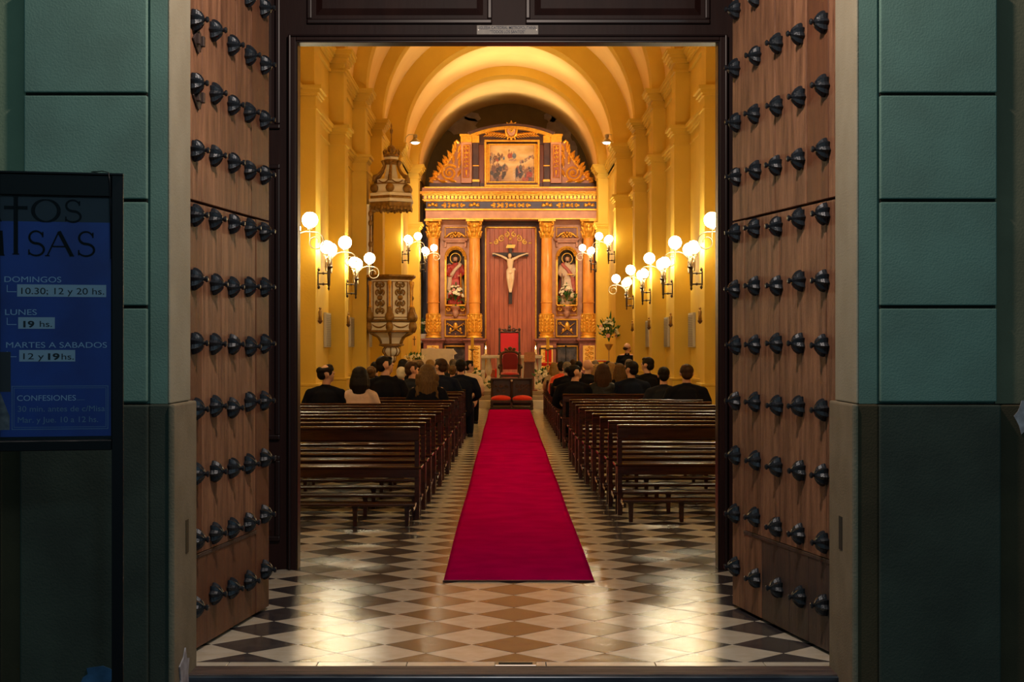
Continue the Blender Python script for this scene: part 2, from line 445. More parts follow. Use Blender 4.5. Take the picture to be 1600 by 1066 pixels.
# ------------------------------------------------------------------ facade
def facade(side):
    s = side
    if s < 0: xin, xs_, xo, xend = -1.587, -1.668, -2.253, -4.2
    else: xin, xs_, xo, xend = 1.653, 1.737, 2.292, 4.2
    nm = 'wall_facade_left' if s < 0 else 'wall_facade_right'
    B = MB()
    B.box(xin - s*.0, xs_, 7.20, 7.60, 1.33, 6.5)      # smooth strip next to the doorway
    B.box(xs_, xo + s*.0, 7.215, 7.60, 1.33, 6.5)
    wl = B.build(nm, 'facade_green'); struct(wl, 'grey green plastered pier beside the doorway')
    # blocks with sunk joints
    zs = [1.332, 1.783, 2.281, 2.779, 3.277, 3.775, 4.273, 4.8, 5.3, 5.8, 6.4]
    for a, b in zip(zs[:-1], zs[1:]):
        MB().box(xs_ + s*.012, xo, 7.175, 7.215, a+.008, b-.008).build('stone_block', 'facade_green', wl, bevel=.005, seg=2)
    # joint beds
    for z in zs[1:-1]:
        MB().box(xs_ + s*.014, xo - s*.006, 7.200, 7.2145, z-.0085, z+.0085).build('joint', 'groove', wl)
    # dado course: plinth
    MB().box(xin - s*.028 if s < 0 else xin - .028, xs_, 7.165, 7.60, -.18, 1.327).build('plinth', 'plinth_brown' if s > 0 else 'plinth_dark', wl, bevel=.008, seg=2)
    MB().box(xs_ + s*.001, xo + s*.012, 7.150, 7.60, -.18, 1.325).build('plinth', 'plinth_dark', wl, bevel=.008, seg=2)
    # recessed wall beyond
    MB().box(xo + s*.001, xend, 7.205, 7.60, 1.33, 6.5).build('recessed_wall', 'facade_wall' if s < 0 else 'facade_wall_warmlit', wl)
    MB().box(xo + s*.013, xend, 7.180, 7.60, -.18, 1.325).build('recessed_plinth', 'plinth_brown', wl, bevel=.006)
    # jamb (reveal)
    xr = -1.600 if s < 0 else 1.664
    MB().box(xin + s*.0005, xin - s*.0 - (0.004 if s < 0 else -.004) , 7.202, 7.203, 1.4, 1.5)
    J = MB(); J.prism([(xin, 7.2), (xin - s*.012, 7.2), (xin - s*.012, 7.665), (xin + s*.25, 7.665), (xin + s*.25, 7.601), (xin, 7.601)], 1.33, 6.5, 'z')
    J.build('jamb', 'reveal', wl, bevel=.006, seg=2)
    J = MB(); xi = xin - s*.042
    J.prism([(xi, 7.155), (xi + s*.03, 7.155), (xi + s*.03, 7.62), (xi + s*.28, 7.62), (xi + s*.28, 7.668), (xi, 7.668)], -.18, 1.329, 'z')
    J.build('jamb_plinth', 'reveal_plinth', wl, bevel=.01, seg=2)
    return wl
wfl = facade(-1); wfr = facade(1)
# latch slots in the jambs, small patches of lost paint
B = MB().box(1.608, 1.613, 7.36, 7.43, .62, .78); B.build('latch_slot', 'groove', wfr)
B = MB().box(-1.547, -1.542, 7.40, 7.46, .60, .76); B.build('latch_slot', 'plinth_brown', wfl)
def blob(x, z, rx, rz, y, name, m, par, seed, ax='y'):
    r = random.Random(seed); P = []
    for k_ in range(14):
        a = 2*PI*k_/14; q = r.uniform(.65, 1.1); P.append((x+rx*q*math.cos(a), z+rz*q*math.sin(a)))
    if ax == 'y': MB().prism(P, y-.003, y+.002, 'y').build(name, m, par)
    else: MB().prism(P, y-.003, y+.003, 'x').build(name, m, par)
blob(px(1597, 7.2), pz(650, 7.2), .045, .08, 7.179, 'bare_patch', 'peeled', wfr, 3)
blob(px(150, 7.1), pz(1062, 7.1), .085, .05, 7.149, 'blue_patch', 'blue_peel', wfl, 5)
blob(7.35, .02, .11, .14, -1.541, 'bare_patch', 'peeled', wfl, 8, 'x')
# header over the doorway, out of sight
hd = MB().box(-1.9, 1.95, 7.2, 7.65, 4.75, 6.5).build('wall_facade_header', 'facade_green'); struct(hd)

# ------------------------------------------------------------------ vestibule
vs = MB()
vs.box(-2.75, -2.6, 7.6, 11.3, -.02, 5.1); vl = vs.build('wall_vestibule_left', 'screen_wood'); struct(vl)
vr = MB().box(2.6, 2.75, 7.6, 11.3, -.02, 5.1).build('wall_vestibule_right', 'screen_wood'); struct(vr)
vc = MB().box(-2.75, 2.75, 7.6, 11.3, 5.1, 5.2).build('ceiling_vestibule', 'screen_wood'); struct(vc)
SY = 11.0
XL, XR, ZT = px(463, SY), px(1124, SY), pz(64.5, SY)
B = MB()
B.box(-2.6, XL-.001, SY, SY+.12, 0.001, 5.1); B.box(XR+.001, 2.6, SY, SY+.12, 0.001, 5.1); B.box(XL-.001, XR+.001, SY, SY+.12, ZT, 5.1)
scr = B.build('wall_screen', 'screen_wood'); struct(scr, 'dark wooden inner porch screen with raised panels')
# moulded architrave round the opening
for (x0, x1, z0, z1) in ((XL-.040, XL, 0, ZT+.030), (XR, XR+.040, 0, ZT+.030), (XL, XR, ZT, ZT+.030)):
    MB().box(x0, x1, SY-.035, SY+.001, z0, z1).build('architrave', 'screen_wood', scr, bevel=.006, seg=2)
for (x0, x1, z0, z1) in ((XL-.054, XL-.034, 0, ZT+.040), (XR+.034, XR+.054, 0, ZT+.040), (XL-.034, XR+.034, ZT+.026, ZT+.040)):
    MB().box(x0, x1, SY-.055, SY+.001, z0, z1).build('architrave_bead', 'screen_trim', scr, bevel=.008, seg=2)
for (x0, x1, z0, z1) in ((XL-.02, XL+.012, 0, ZT), (XR-.012, XR+.02, 0, ZT), (XL-.02, XR+.02, ZT-.012, ZT+.02)):
    MB().box(x0, x1, SY-.02, SY+.13, z0, z1).build('stop_bead', 'screen_trim', scr, bevel=.004)
def raised_panel(x0, x1, z0, z1, par, y=SY):
    t = .035
    B = MB()
    for (a, b, c, d) in ((x0, x1, z1-t, z1), (x0, x1, z0, z0+t), (x0, x0+t, z0+t, z1-t), (x1-t, x1, z0+t, z1-t)):
        B.box(a, b, y-.028, y+.001, c, d)
    B.build('panel_moulding', 'screen_trim', par, bevel=.009, seg=2)
    g = .11
    vs_ = [(x0+t+.03, y-.001, z0+t+.03), (x1-t-.03, y-.001, z0+t+.03), (x1-t-.03, y-.001, z1-t-.03), (x0+t+.03, y-.001, z1-t-.03),
           (x0+g, y-.02, z0+g), (x1-g, y-.02, z0+g), (x1-g, y-.02, z1-g), (x0+g, y-.02, z1-g)]
    MB().add(vs_, [(4,5,6,7),(0,1,5,4),(1,2,6,5),(2,3,7,6),(3,0,4,7),(3,2,1,0)]).build('raised_panel', 'screen_wood', par)
raised_panel(px(480, SY), px(769, SY), pz(38, SY), 4.9, scr)
raised_panel(px(821, SY), px(1109, SY), pz(38, SY), 4.9, scr)
for s_, xa, xb in ((-1, -2.4, px(438, SY)), (1, px(1146, SY), 2.4)):
    for (za, zb) in ((pz(202, SY), 4.9), (pz(687, SY), pz(257, SY)), (pz(845, SY), pz(712, SY))):
        raised_panel(xa, xb, za, zb, scr)
# the plaque
pl = empty('name_plaque', (px(793, SY), SY-.012, pz(47.5, SY)), label='small pale plaque with two lines of blue lettering over the inner opening', cat='plaque')
MB().box(-.22, .22, -.004, .011, -.034, .034).build('plate', 'plaque', pl, bevel=.002)
def text(body, size, parent, m, loc=(0,0,0), name='lettering', align='LEFT', sx=1.0, bold=0, rot=(PI/2, 0, 0), maxw=None):
    c = bpy.data.curves.new(name, 'FONT'); c.body = body; c.size = size; c.align_x = align; c.extrude = .0006; c.offset = bold
    t = bpy.data.objects.new(name, c); COL.objects.link(t)
    dg = bpy.context.evaluated_depsgraph_get(); dg.update()
    me = bpy.data.meshes.new_from_object(t.evaluated_get(dg)); bpy.data.objects.remove(t)
    o = bpy.data.objects.new(name, me); COL.objects.link(o); me.materials.clear(); me.materials.append(MATS[m])
    if maxw:
        xs_ = [v.co.x for v in me.vertices]; w_ = max(xs_)-min(xs_); sx = maxw/w_
        if align == 'LEFT':
            for v in me.vertices: v.co.x -= min(xs_)
    o.parent = parent; o.location = loc; o.rotation_euler = rot; o.scale = (sx, 1, 1)
    return o
text('IGLESIA CATEDRAL METROPOLITANA', .030, pl, 'plaque_ink', (0, -.0062, .006), align='CENTER', bold=.0002, maxw=.405)
text('"TODOS LOS SANTOS"', .030, pl, 'plaque_ink', (0, -.0062, -.024), align='CENTER', bold=.0002, maxw=.25)
for x in (-.208, .208): MB().cyl((x, -.0075, 0), .004, .004, 8, 'y').build('screw', 'steel', pl)
# inner doors folded back into the nave
for s_, xh in ((-1, px(466.5, 11.15)), (1, px(1120.5, 11.15))):
    an = math.atan2(1.0, .150*s_)
    d_ = empty('door_2' if s_ < 0 else 'door_3', (xh, 11.16, 0), an); struct(d_)
    y0, y1 = (0, .05) if s_ < 0 else (-.05, 0)
    MB().box(0, 1.45, y0, y1, .02, 3.70).build('leaf', 'screen_wood', d_, bevel=.006)
    for za, zb in ((.25, 1.0), (1.15, 2.6), (2.75, 3.5)):
        yy = y0-.008 if s_ > 0 else y1
        MB().box(.2, 1.25, yy, yy+.008, za, zb).build('panel', 'screen_trim', d_, bevel=.003)

# ------------------------------------------------------------------ the two great door leaves
def stud_mesh():
    B = MB(); n = 16
    prof = [(.060, 0), (.061, .010), (.056, .024), (.044, .040), (.028, .052), (.015, .058)]
    vs = []; fs = []
    for i, (r, h) in enumerate(prof):
        for k in range(n):
            a = 2*PI*k/n
            rr = r*(1.0 if k % 2 == 0 else .74 + .10*i/5)
            vs.append((rr*math.cos(a), -h, rr*math.sin(a)))
    for i in range(len(prof)-1):
        for k in range(n): fs.append((i*n+k, i*n+(k+1)%n, (i+1)*n+(k+1)%n, (i+1)*n+k))
    fs.append(tuple(range(n))); fs.append(tuple(5*n+k for k in range(n)))
    B.add(vs, fs)
    return B
def door_leaf(s):
    if s < 0: hinge, end, cols, L = (-1.69, 7.70), (-1.47, 9.36), [.28, .59, .90, 1.21, 1.52], 1.66
    else: hinge, end, cols, L = (1.74, 7.70), (1.411, 9.43), [.285, .615, .955, 1.30, 1.65], 1.75
    an = math.atan2(end[1]-hinge[1], end[0]-hinge[0])
    root = empty('church_door_leaf', (hinge[0], hinge[1], .02), an,
                 label='tall studded wooden door leaf with two diamond-shaped bolt plates near its hinge side' if s < 0
                 else 'tall studded wooden door leaf with blackened lower boards and a long slit above', cat='door')
    f = -1 if s < 0 else 1       # which local y faces the doorway
    def bx(a, b, c, d, y0, y1): return MB().box(a, b, min(f*y0, f*y1), max(f*y0, f*y1), c, d)
    bx(0, L, 0, 4.68, -.07, 0).build('core', 'leaf_gap', root)
    WK, ZA, ZB = (L-.27, .485, 2.335) if s < 0 else (1.53, .47, 2.34)
    r = random.Random(3+s)
    def planks(edges, z0, z1, m0):
        for a, b in zip(edges[:-1], edges[1:]):
            y = .028 + r.uniform(-.0015, .0015)
            m = m0 if m0 else r.choice(['leaf_wood', 'leaf_wood_b', 'leaf_wood', 'leaf_wood_c'])
            bx(a+.0022, b-.0022, z0, z1, 0, y).build('plank', m, root, bevel=.002)
    if s < 0:
        planks([0, .22, .42, .72, 1.02, 1.30, L], ZB+.006, 4.68, None)
        planks([0, .20, .42, .74, 1.06, WK-.006], ZA+.008, ZB-.008, None)
        planks([WK+.006, L], .0, ZB-.004, None)
        planks([0, .22, .50, .80, 1.08, WK-.006], .0, ZA-.006, 'leaf_wood_c')
    else:
        planks([0, .25, .542], ZB+.006, 4.68, None); planks([.556, .72, 1.02, 1.36, L], ZB+.006, 4.68, None)
        planks([0, .28, .62, .95, 1.25, WK-.006], ZA+.008, ZB-.008, None)
        planks([WK+.006, L], .0, ZB-.004, None)
        planks([0, .24, .52, .80, 1.08, 1.24], .0, ZA-.006, 'leaf_dark'); planks([1.24, WK-.006], 0, ZA-.006, 'leaf_wood_b')
    # ledge of the wicket's lower edge
    bx(.0, WK, ZA-.014, ZA+.006, .026, .034).build('wicket_ledge', 'leaf_dark', root, bevel=.002)
    sb = None
    for ci, u in enumerate(cols):
        for k in range(13):
            z = 1.604 - .02 + (k-4)*.3375
            if z < .1 or z > 4.6: continue
            if sb is None:
                sb = stud_mesh().build('stud', 'iron', root)
                nb = MB().lathe([(.010, .055), (.010, .066), (.0165, .070), (.0165, .078), (.010, .083)], n=8, axis='y', M=Matrix.Scale(-1, 4, Vector((0, 1, 0)))).build('boss_knob', 'iron', sb)
                o = sb
            else:
                o = copy_tree(sb, root)
            o.location = (u + r.uniform(-.012, .012), f*.030, z + r.uniform(-.012, .012))
            o.rotation_euler = (0 if f < 0 else PI, r.uniform(-.3, .3), 0)
    if s < 0:
        for z in (pz(65, 8.05), pz(153, 8.05)):
            B = MB(); c = .34
            P = [(c-.085, z), (c, z+.07), (c+.085, z), (c, z-.07)]
            vs_ = [(a, -.030, b-.02) for a, b in P] + [(a, -.040, b-.02) for a, b in P]
            B.add(vs_, [(0,1,2,3), (7,6,5,4), (0,4,5,1), (1,5,6,2), (2,6,7,3), (3,7,4,0)])
            B.box(c-.05, c-.02, -.058, -.038, z-.045, z+.01); B.box(c+.02, c+.05, -.058, -.038, z-.045, z+.01)
            B.build('bolt_plate', 'leaf_dark', root, bevel=.003)
    return root
door_leaf(-1); door_leaf(1)
# ------------------------------------------------------------------ nave shell
PY = {-2: 15.2, -1: 19.5, 0: 23.8, 1: 28.1, 2: 32.4, 3: 36.7, 4: 41.0, 5: 45.9}
RW, HW = 3.31, 3.01
ZC = 7.02           # top of the main cornice
CORN = [(-.40, -.36, .03), (-.36, -.24, .0), (-.24, -.20, .05), (-.20, -.15, .08), (-.15, -.10, .115), (-.10, -.03, .15), (-.03, 0, .17)]
IMP = [(-.36, -.33, .022), (-.16, -.12, .03), (-.12, -.06, .06), (-.06, 0, .095)]
bw = MB(); bw.box(-3.6, -1.9, 11.3, 11.6, -.02, 11); bw.box(2.0, 3.7, 11.3, 11.6, -.02, 11); bw.box(-1.9, 2.0, 11.3, 11.6, 4.4, 11)
struct(bw.build('wall_entrance', 'ochre'))
walls = {}
for s in (-1, 1):
    nm = 'wall_left' if s < 0 else 'wall_right'
    xw = AX + s*RW
    w_ = MB().box(xw, xw + s*.3, 11.6, 41.3, -.02, 7.3).build(nm, 'ochre'); struct(w_, 'ochre plastered side wall of the nave')
    walls[s] = w_
    MB().box(xw - s*.03, xw + s*.01, 11.6, 41.0, 0, 1.0).box(xw - s*.05, xw + s*.01, 11.6, 41.0, 1.0, 1.035).build('dado', 'ochre', w_)
    B = MB()
    for a, b, oh in CORN: B.box(xw - s*(oh*.8+.02), xw + s*.02, 11.6, 41.0, ZC+a, ZC+b)
    B.build('cornice', 'ochre', w_)
    B = MB()
    for a, b, oh in IMP: B.box(xw - s*(oh+.01), xw + s*.02, 11.6, 41.0, 5.64+a, 5.64+b)
    B.build('string_course', 'ochre', w_)
    # chancel walls
    cw = MB().box(AX + s*2.99, AX + s*3.4, 41.3, 46.2, -.02, 7.3).build('wall_chancel_left' if s < 0 else 'wall_chancel_right', 'ochre'); struct(cw)
    MB().box(AX + s*2.84, AX + s*3.4, 46.2, 51.8, -.02, 7.6).build('apse_wall', 'pale_plaster', cw)
    B = MB()
    for a, b, oh in CORN: B.box(AX + s*(2.99-oh*.8), AX + s*3.0, 41.6, 46.0, ZC+a, ZC+b)
    B.build('cornice', 'ochre', cw)
    for n, y in PY.items():
        hw = {4: 2.86, 5: 2.66}.get(n, HW); ln = {4: .85, 5: .8}.get(n, .6)
        xi = AX + s*hw; xo = xw + s*.05
        zi = 5.64 if n < 5 else 5.3
        p = MB().box(xi, xo, y, y+ln, 0, zi).build('pilaster', 'ochre', w_ if n < 4 else cw, bevel=.006)
        MB().box(xi + s*.025, xo, y+.025, y+ln-.025, zi, ZC-.02).build('pilaster_shaft', 'ochre', p, bevel=.005)
        B = MB()
        for a, b, oh in CORN: B.box(xi + s*.02 - s*oh, xo, y+.02-oh, y+ln-.02+oh, ZC+a, ZC+b)
        for k in range(7):    # small beads carved in the frieze
            t = (k+.5)/7
            B.box(xi + s*(.03 + t*.27) - .012, xi + s*(.03 + t*.27) + .012, y-.006+.02, y+.03, ZC-.335, ZC-.30)
            B.box(xi - s*.0, xi + s*.04, y+.04+t*(ln-.08)-.018, y+.04+t*(ln-.08)+.018, ZC-.335, ZC-.30)
        B.build('capital', 'ochre', p)
        B = MB()
        for a, b, oh in IMP: B.box(xi - s*oh, xo, y-oh, y+ln+oh, zi+a, zi+b)
        B.build('impost', 'ochre', p)
        MB().box(xi - s*.03, xo, y-.03, y+ln+.03, 0, .98).box(xi - s*.05, xo, y-.05, y+ln+.05, .98, 1.02).build('pilaster_base', 'ochre', p, bevel=.006)

def arc_shell(y0, y1, r0, r1, n=48, z=ZC, a0=0, a1=PI):
    vs = []; fs = []
    for i in range(n+1):
        a = a0 + (a1-a0)*i/n; c, s_ = math.cos(a), math.sin(a)
        vs += [(AX+r0*c, y0, z+r0*s_), (AX+r0*c, y1, z+r0*s_), (AX+r1*c, y1, z+r1*s_), (AX+r1*c, y0, z+r1*s_)]
    for i in range(n):
        for k in range(4):
            fs.append((i*4+k, i*4+(k+1) % 4, (i+1)*4+(k+1) % 4, (i+1)*4+k))
    fs += [(0,1,2,3), tuple(n*4+k for k in (3,2,1,0))]
    return MB().add(vs, fs)
ce = arc_shell(11.4, 41.2, RW, RW+.15).build('ceiling', 'vault', auto=.5); struct(ce, 'cream barrel vault of the nave')
arc_shell(41.2, 46.3, 2.96, 3.2).build('chancel_vault', 'vault', ce, auto=.5)
arc_shell(46.3, 51.7, 2.78, 3.1, z=6.95).build('apse_vault', 'vault', ce, auto=.5)
for n, y in PY.items():
    r0 = {4: 2.80, 5: 2.70}.get(n, 3.02); ln = {4: .85, 5: .8}.get(n, .6)
    arc_shell(y+.02, y+ln-.02, r0, RW+.05).build('rib', 'ochre', ce, auto=.5)
# end wall with its dark lunette and remains of painting
ew = MB().box(-3.4, 3.5, 51.5, 51.8, -.02, 10.6).build('wall_altar', 'lunette'); struct(ew, 'dark end wall behind the altarpiece')
MB().box(-2.78, 2.9, 51.44, 51.5, .4, 6.4).build('slate_facing', 'slate_wall', ew)
def patch(cx, cz, rx, rz, seed):
    r = random.Random(seed); P = []
    for k in range(18):
        a = 2*PI*k/18; q = r.uniform(.75, 1.1); P.append((px(cx, 51.4)+rx*q*math.cos(a), pz(cz, 51.4)+rz*q*math.sin(a)))
    MB().prism(P, 51.46, 51.499, 'y').build('painted_patch', 'lunette_patch', ew)
patch(722, 196, .55, .35, 1); patch(874, 200, .45, .5, 2); patch(738, 182, .30, .18, 4); patch(862, 182, .25, .2, 5); patch(893, 240, .2, .6, 6)

# chancel floor and steps
cf = MB().box(-3.3, 3.4, 40.15, 51.6, -.02, .42).build('floor_chancel', 'step_stone'); struct(cf, 'raised stone floor of the chancel')
for k, (y, z) in enumerate(((39.4, .20), (39.78, .31))):
    MB().box(-2.9, 3.0, y, 40.2, -.02, z).build('step', 'white_marble' if k == 0 else 'step_stone', cf, bevel=.01)

# ------------------------------------------------------------------ wall speakers and small wall figures
sp0 = None
for s in (-1, 1):
    for n in (0, 1, 2, 3):
        if s < 0 and n == 0: continue
        lab = {(-1,1): 'pale slotted wall panel at the lower left, nearest the doorway', (-1,2): 'second pale slotted panel on the left wall', (-1,3): 'third pale slotted panel on the left wall, behind the pulpit',
               (1,0): 'pale slotted wall panel on the right wall, beside the doorway edge', (1,1): 'widest visible pale slotted panel on the right wall', (1,2): 'second pale slotted panel along the right wall', (1,3): 'farthest pale slotted panel along the right wall'}[(s, n)]
        r = empty('wall_speaker', (AX + s*(RW-.001), PY[n]-.42, 1.58), 0 if s < 0 else PI, lab, 'speaker', 'pale slotted panels on the nave walls')
        if sp0 is None:
            MB().box(0, .05, -.36, .36, 0, .62).build('housing', 'speaker_grey', r, bevel=.006); sp0 = r
            B = MB()
            for k in range(18): B.box(.048, .056, -.33, .33, .03+k*.0315, .03+k*.0315+.012)
            B.build('grille', 'speaker_slot', r)['kind'] = 'stuff'
        else:
            for ch in sp0.children: copy_tree(ch, r)
fg0 = None
for s in (-1, 1):
    for n in (0, 1, 2, 3):
        if s < 0 and n == 2: continue
        wd_ = ['first', 'second', 'third', 'fourth'][n]
        r = empty('wall_figurine', (AX + s*HW, PY[n]+.22, 1.98), 0 if s < 0 else PI,
                  'small carved figure on a bracket, %s pier along the %s wall' % (wd_, 'left' if s < 0 else 'right'), 'figurine', 'small carved figures on the nave piers')
        if fg0 is None:
            fg0 = r
            MB().lathe([(.01, -.03), (.035, 0), (.04, .02), (.02, .03)], (.04, 0, 0), 8).build('bracket', 'brown_carved', r)
            B = MB().lathe([(.03, .03), (.024, .10), (.03, .16), (.012, .19)], (.04, 0, 0), 8); B.ball((.04, 0, .21), .022, 8, 6)
            B.build('figure', 'old_gold', r, smooth=True)
        else:
            for ch in fg0.children: copy_tree(ch, r)

# ------------------------------------------------------------------ wall lamps
def make_lamp(r):
    B = MB()
    B.box(0, .018, -.03, .03, 0, .22); B.lathe([(.006, -.06), (.025, -.03), (.012, 0)], (.02, 0, 0), 8); B.lathe([(.012, 0), (.025, .03), (.004, .07)], (.02, 0, .22), 8)
    B.build('wall_plate', 'bronze', r, bevel=.003)
    for z in (.02, .19):
        MB().lathe([(.012, .015), (.012, .07), (.022, .085), (.022, .095), (.012, .11), (.012, .17)], (0, 0, z), 8, 'x').build('bracket_arm', 'bronze', r)
    B = MB().lathe([(.006, -.08), (.02, -.05), (.012, -.02), (.022, .0), (.025, .12), (.028, .21), (.022, .25), (.060, .28), (.064, .295), (.030, .31), (.020, .40)], (.175, 0, 0), 10)
    B.build('post', 'bronze', r, auto=.6)
    B = MB()
    for k in range(6):
        a = 2*PI*k/6 + .3; c, s_ = math.cos(a), math.sin(a)
        P = [(.175 + c*q, s_*q, z) for q, z in ((.012, .31), (.035, .37), (.045, .42), (.06, .46), (.085, .475))]
        B.tube(P, [.012, .016, .014, .009, .003], 5)
    B.build('leaf_cup', 'aged_white_metal', r, smooth=True)
    def arm(ang, base):
        c, s_ = math.cos(ang), math.sin(ang); dz = -.085 if ang == 0 else -.175
        B = MB()
        P = []
        # rises from the post, arches over, then winds into a scroll
        for i in range(9):
            t = i/8; a = PI*.95 - t*PI*.62
            P.append((.20 + .17*math.cos(a)+.02, .50 + .17*math.sin(a)*.62))
        cx_, cz_ = .315, .475
        P = [(.02, .45), (.07, .53), (.13, .585), (.20, .605), (.27, .60)]
        for i in range(1, 30):
            a = PI*.62 - i*(2*PI*1.35)/29; q = .125 - .085*i/29
            P.append((cx_ + q*math.cos(a) + .01, cz_ + q*math.sin(a)))
        P3 = [(.175 + u*c, u*s_, v+dz) for u, v in P]
        B.tube(P3, taper(len(P3), .011, .007), 6)
        a_ = B.build('scroll_arm', 'aged_white_metal', r, smooth=True)
        u = .255
        MB().lathe([(.006, .48), (.006, .625), (.03, .635), (.036, .66), (.03, .67)], (.175+u*c, u*s_, dz), 8).build('lamp_holder', 'aged_white_metal', a_)
        g = MB().ball((.175+u*c, u*s_, .755+dz), .102, 20, 14).build('globe', 'globe', r, smooth=True)
    arm(0, 0); arm(-PI/2, 0); arm(PI/2, 0)
lamp0 = None
nth = ['nearest', 'second', 'third', 'fourth']
for s in (-1, 1):
    for n in (-2, -1, 0, 1, 2, 3, 4, 5):
        if s < 0 and n in (2, 3): continue
        hw = {4: 2.86, 5: 2.66}.get(n, HW)
        z = 2.55 if n < 4 else 3.88
        sd = 'left' if s < 0 else 'right'
        if n == -2: lab = 'wall lamp on the %s pier beside the entrance, hidden by the door frame' % sd
        elif n == -1: lab = 'large %s wall lamp half cut off by the door frame, one whole globe showing' % sd
        elif n < 4: lab = 'bronze three-globe wall lamp on the %s nave wall, %s one fully in view' % (sd, nth[n])
        else: lab = 'higher three-globe wall lamp on the %s %s' % (sd, 'side of the chancel arch' if n == 4 else 'chancel pier beside the altarpiece')
        r = empty('wall_lamp', (AX + s*hw, PY[n]+.22, z), 0 if s < 0 else PI, lab, 'lamp', 'three-globe wall lamps along the nave')
        if lamp0 is None: make_lamp(r); lamp0 = r
        else:
            for ch in lamp0.children: copy_tree(ch, r)

# floodlights on the chancel cornice
for s in (-1, 1):
    x = px(649, 41.4) if s < 0 else px(948, 41.4); z = pz(219, 41.4)
    r = empty('flood_lamp', (x - s*.0, 41.35, z-.12), 0, 'white clip-on floodlight on the %s cornice of the chancel arch' % ('left' if s < 0 else 'right'), 'lamp', 'floodlights on the chancel arch')
    MB().tube([(-s*.0+s*.28, 0, .0), (s*.26, 0, .18), (s*.18, 0, .26), (s*.02, 0, .27)], .009, 6).build('bent_arm', 'aluminium', r, smooth=True)
    MB().lathe([(.03, .27), (.06, .25), (.055, .19), (.04, .17), (.05, .15), (.15, .06), (.155, .045)], (0, 0, 0), 14).build('reflector', 'aluminium', r, auto=.5)
    MB().ball((0, 0, .05), .11, 12, 8, (1, 1, .45)).build('lit_bulb', 'bulb', r, smooth=True)

# ------------------------------------------------------------------ pulpit
PC = (-2.45, 32.75)
pu = empty('pulpit', (PC[0], PC[1], 0), 0, 'hanging white and gilt six-sided pulpit with carved canopy on the left', 'pulpit')
A6 = -PI/2
def fm(k, R, z=0):      # matrix of face k (0 right-front, -1 left-front)
    a = A6 + PI/6 + k*PI/3
    return Matrix.Translation((math.cos(a)*R*.866, math.sin(a)*R*.866, z)) @ Matrix.Rotation(a + PI/2, 4, 'Z')
R_ = .52
MB().lathe([(R_-.05, 2.0), (R_-.05, 3.02)], n=6, a0=A6).build('drum', 'white_paint', pu)
MB().lathe([(R_-.04, 3.00), (R_-.02, 3.02), (R_+.03, 3.05), (R_+.06, 3.07), (R_+.06, 3.105), (R_-.04, 3.11)], n=6, a0=A6).build('top_rail', 'old_gold', pu)
MB().lathe([(R_-.04, 2.10), (R_+.02, 2.12), (R_+.03, 2.15), (R_-.04, 2.17)], n=6, a0=A6).build('lower_moulding', 'old_gold', pu)
MB().lathe([(R_-.02, 1.93), (R_+.0, 1.94), (R_-.0, 2.10)], n=6, a0=A6).build('lower_band', 'white_paint', pu)
MB().lathe([(R_-.06, 1.885), (R_+.02, 1.90), (R_+.0, 1.935)], n=6, a0=A6).build('base_moulding', 'old_gold', pu)
for k in range(-2, 2):
    m = fm(k, R_-.045)
    B = MB()
    for (a, b, c, d) in ((-.19, -.17, 2.22, 2.97), (.17, .19, 2.22, 2.97), (-.17, .17, 2.95, 2.97), (-.17, .17, 2.20, 2.22)): B.box(a, b, -.014, .002, c, d, m)
    fp = B.build('panel_frame', 'old_gold', pu)
    B = MB()
    for sz, z0 in ((1, 2.62), (-1, 2.62)):
        for sx in (-1, 1):
            for (cx, cz, r0, r1, a0, tn) in ((.05, .27, .06, .014, PI*.5, -1.3), (.05, .12, .065, .016, -PI*.4, 1.1)):
                P = spiral((cx, cz), r0, r1, a0, tn, 18, y=-.018)
                P = [(q[0]*sx, q[1], z0 + sz*(q[2]-.0)) for q in P]
                B.tube(P, taper(len(P), .020, .011), 5, m)
        for sx in (-1, 1): leaf(B, (0, z0+sz*.06), PI/2*sz + sx*.5, .15, .06, -.004, .02, m)
        leaf(B, (0, z0+sz*.15), PI/2*sz, .18, .06, -.004, .024, m)
    B.ball((0, -.015, 2.62), .06, 10, 6, M=m)
    B.build('gilt_relief', 'old_gold', pu, smooth=True)
    B = MB()     # swag on the lower band
    m = fm(k, R_-.005)
    P = [(x, -.015, 2.055 - .06*(1-(x/.17)**2)) for x in [(-.17 + .34*i/12) for i in range(13)]]
    B.tube(P, [.010+.010*math.sin(PI*i/12) for i in range(13)], 6, m)
    B.build('swag', 'old_gold', pu, smooth=True)
    m = fm(k, .30)
    B = MB().box(-.11, .11, -.012, 0, 1.72, 1.86, Matrix.Rotation(0, 4, 'Z') @ m)
for k in range(-2, 3):   # corner colonnettes with bulbous consoles
    a = A6 + k*PI/3; c, s_ = math.cos(a)*(R_-.02), math.sin(a)*(R_-.02)
    B = MB().lathe([(.035, 2.98), (.045, 2.93), (.03, 2.88), (.022, 2.80), (.024, 2.46), (.04, 2.44), (.036, 2.42)], (c, s_, 0), 8); B.build('colonnette', 'gold', pu, auto=.6)
    B = MB().lathe([(.03, 2.43), (.045, 2.38), (.055, 2.33), (.095, 2.26), (.105, 2.20), (.085, 2.14), (.05, 2.11)], (c*1.03, s_*1.03, 0), 10); B.build('bulb_console', 'old_gold', pu, smooth=True)
    B = MB().lathe([(.04, 2.13), (.075, 2.06), (.08, 1.99), (.055, 1.92), (.03, 1.88)], (c*1.05, s_*1.05, 0), 8); B.build('corner_scroll', 'old_gold', pu, smooth=True)
MB().lathe([(R_-.05, 1.90), (.40, 1.86), (.28, 1.78), (.235, 1.68), (.22, 1.62)], n=6, a0=A6).build('bowl', 'white_paint', pu)
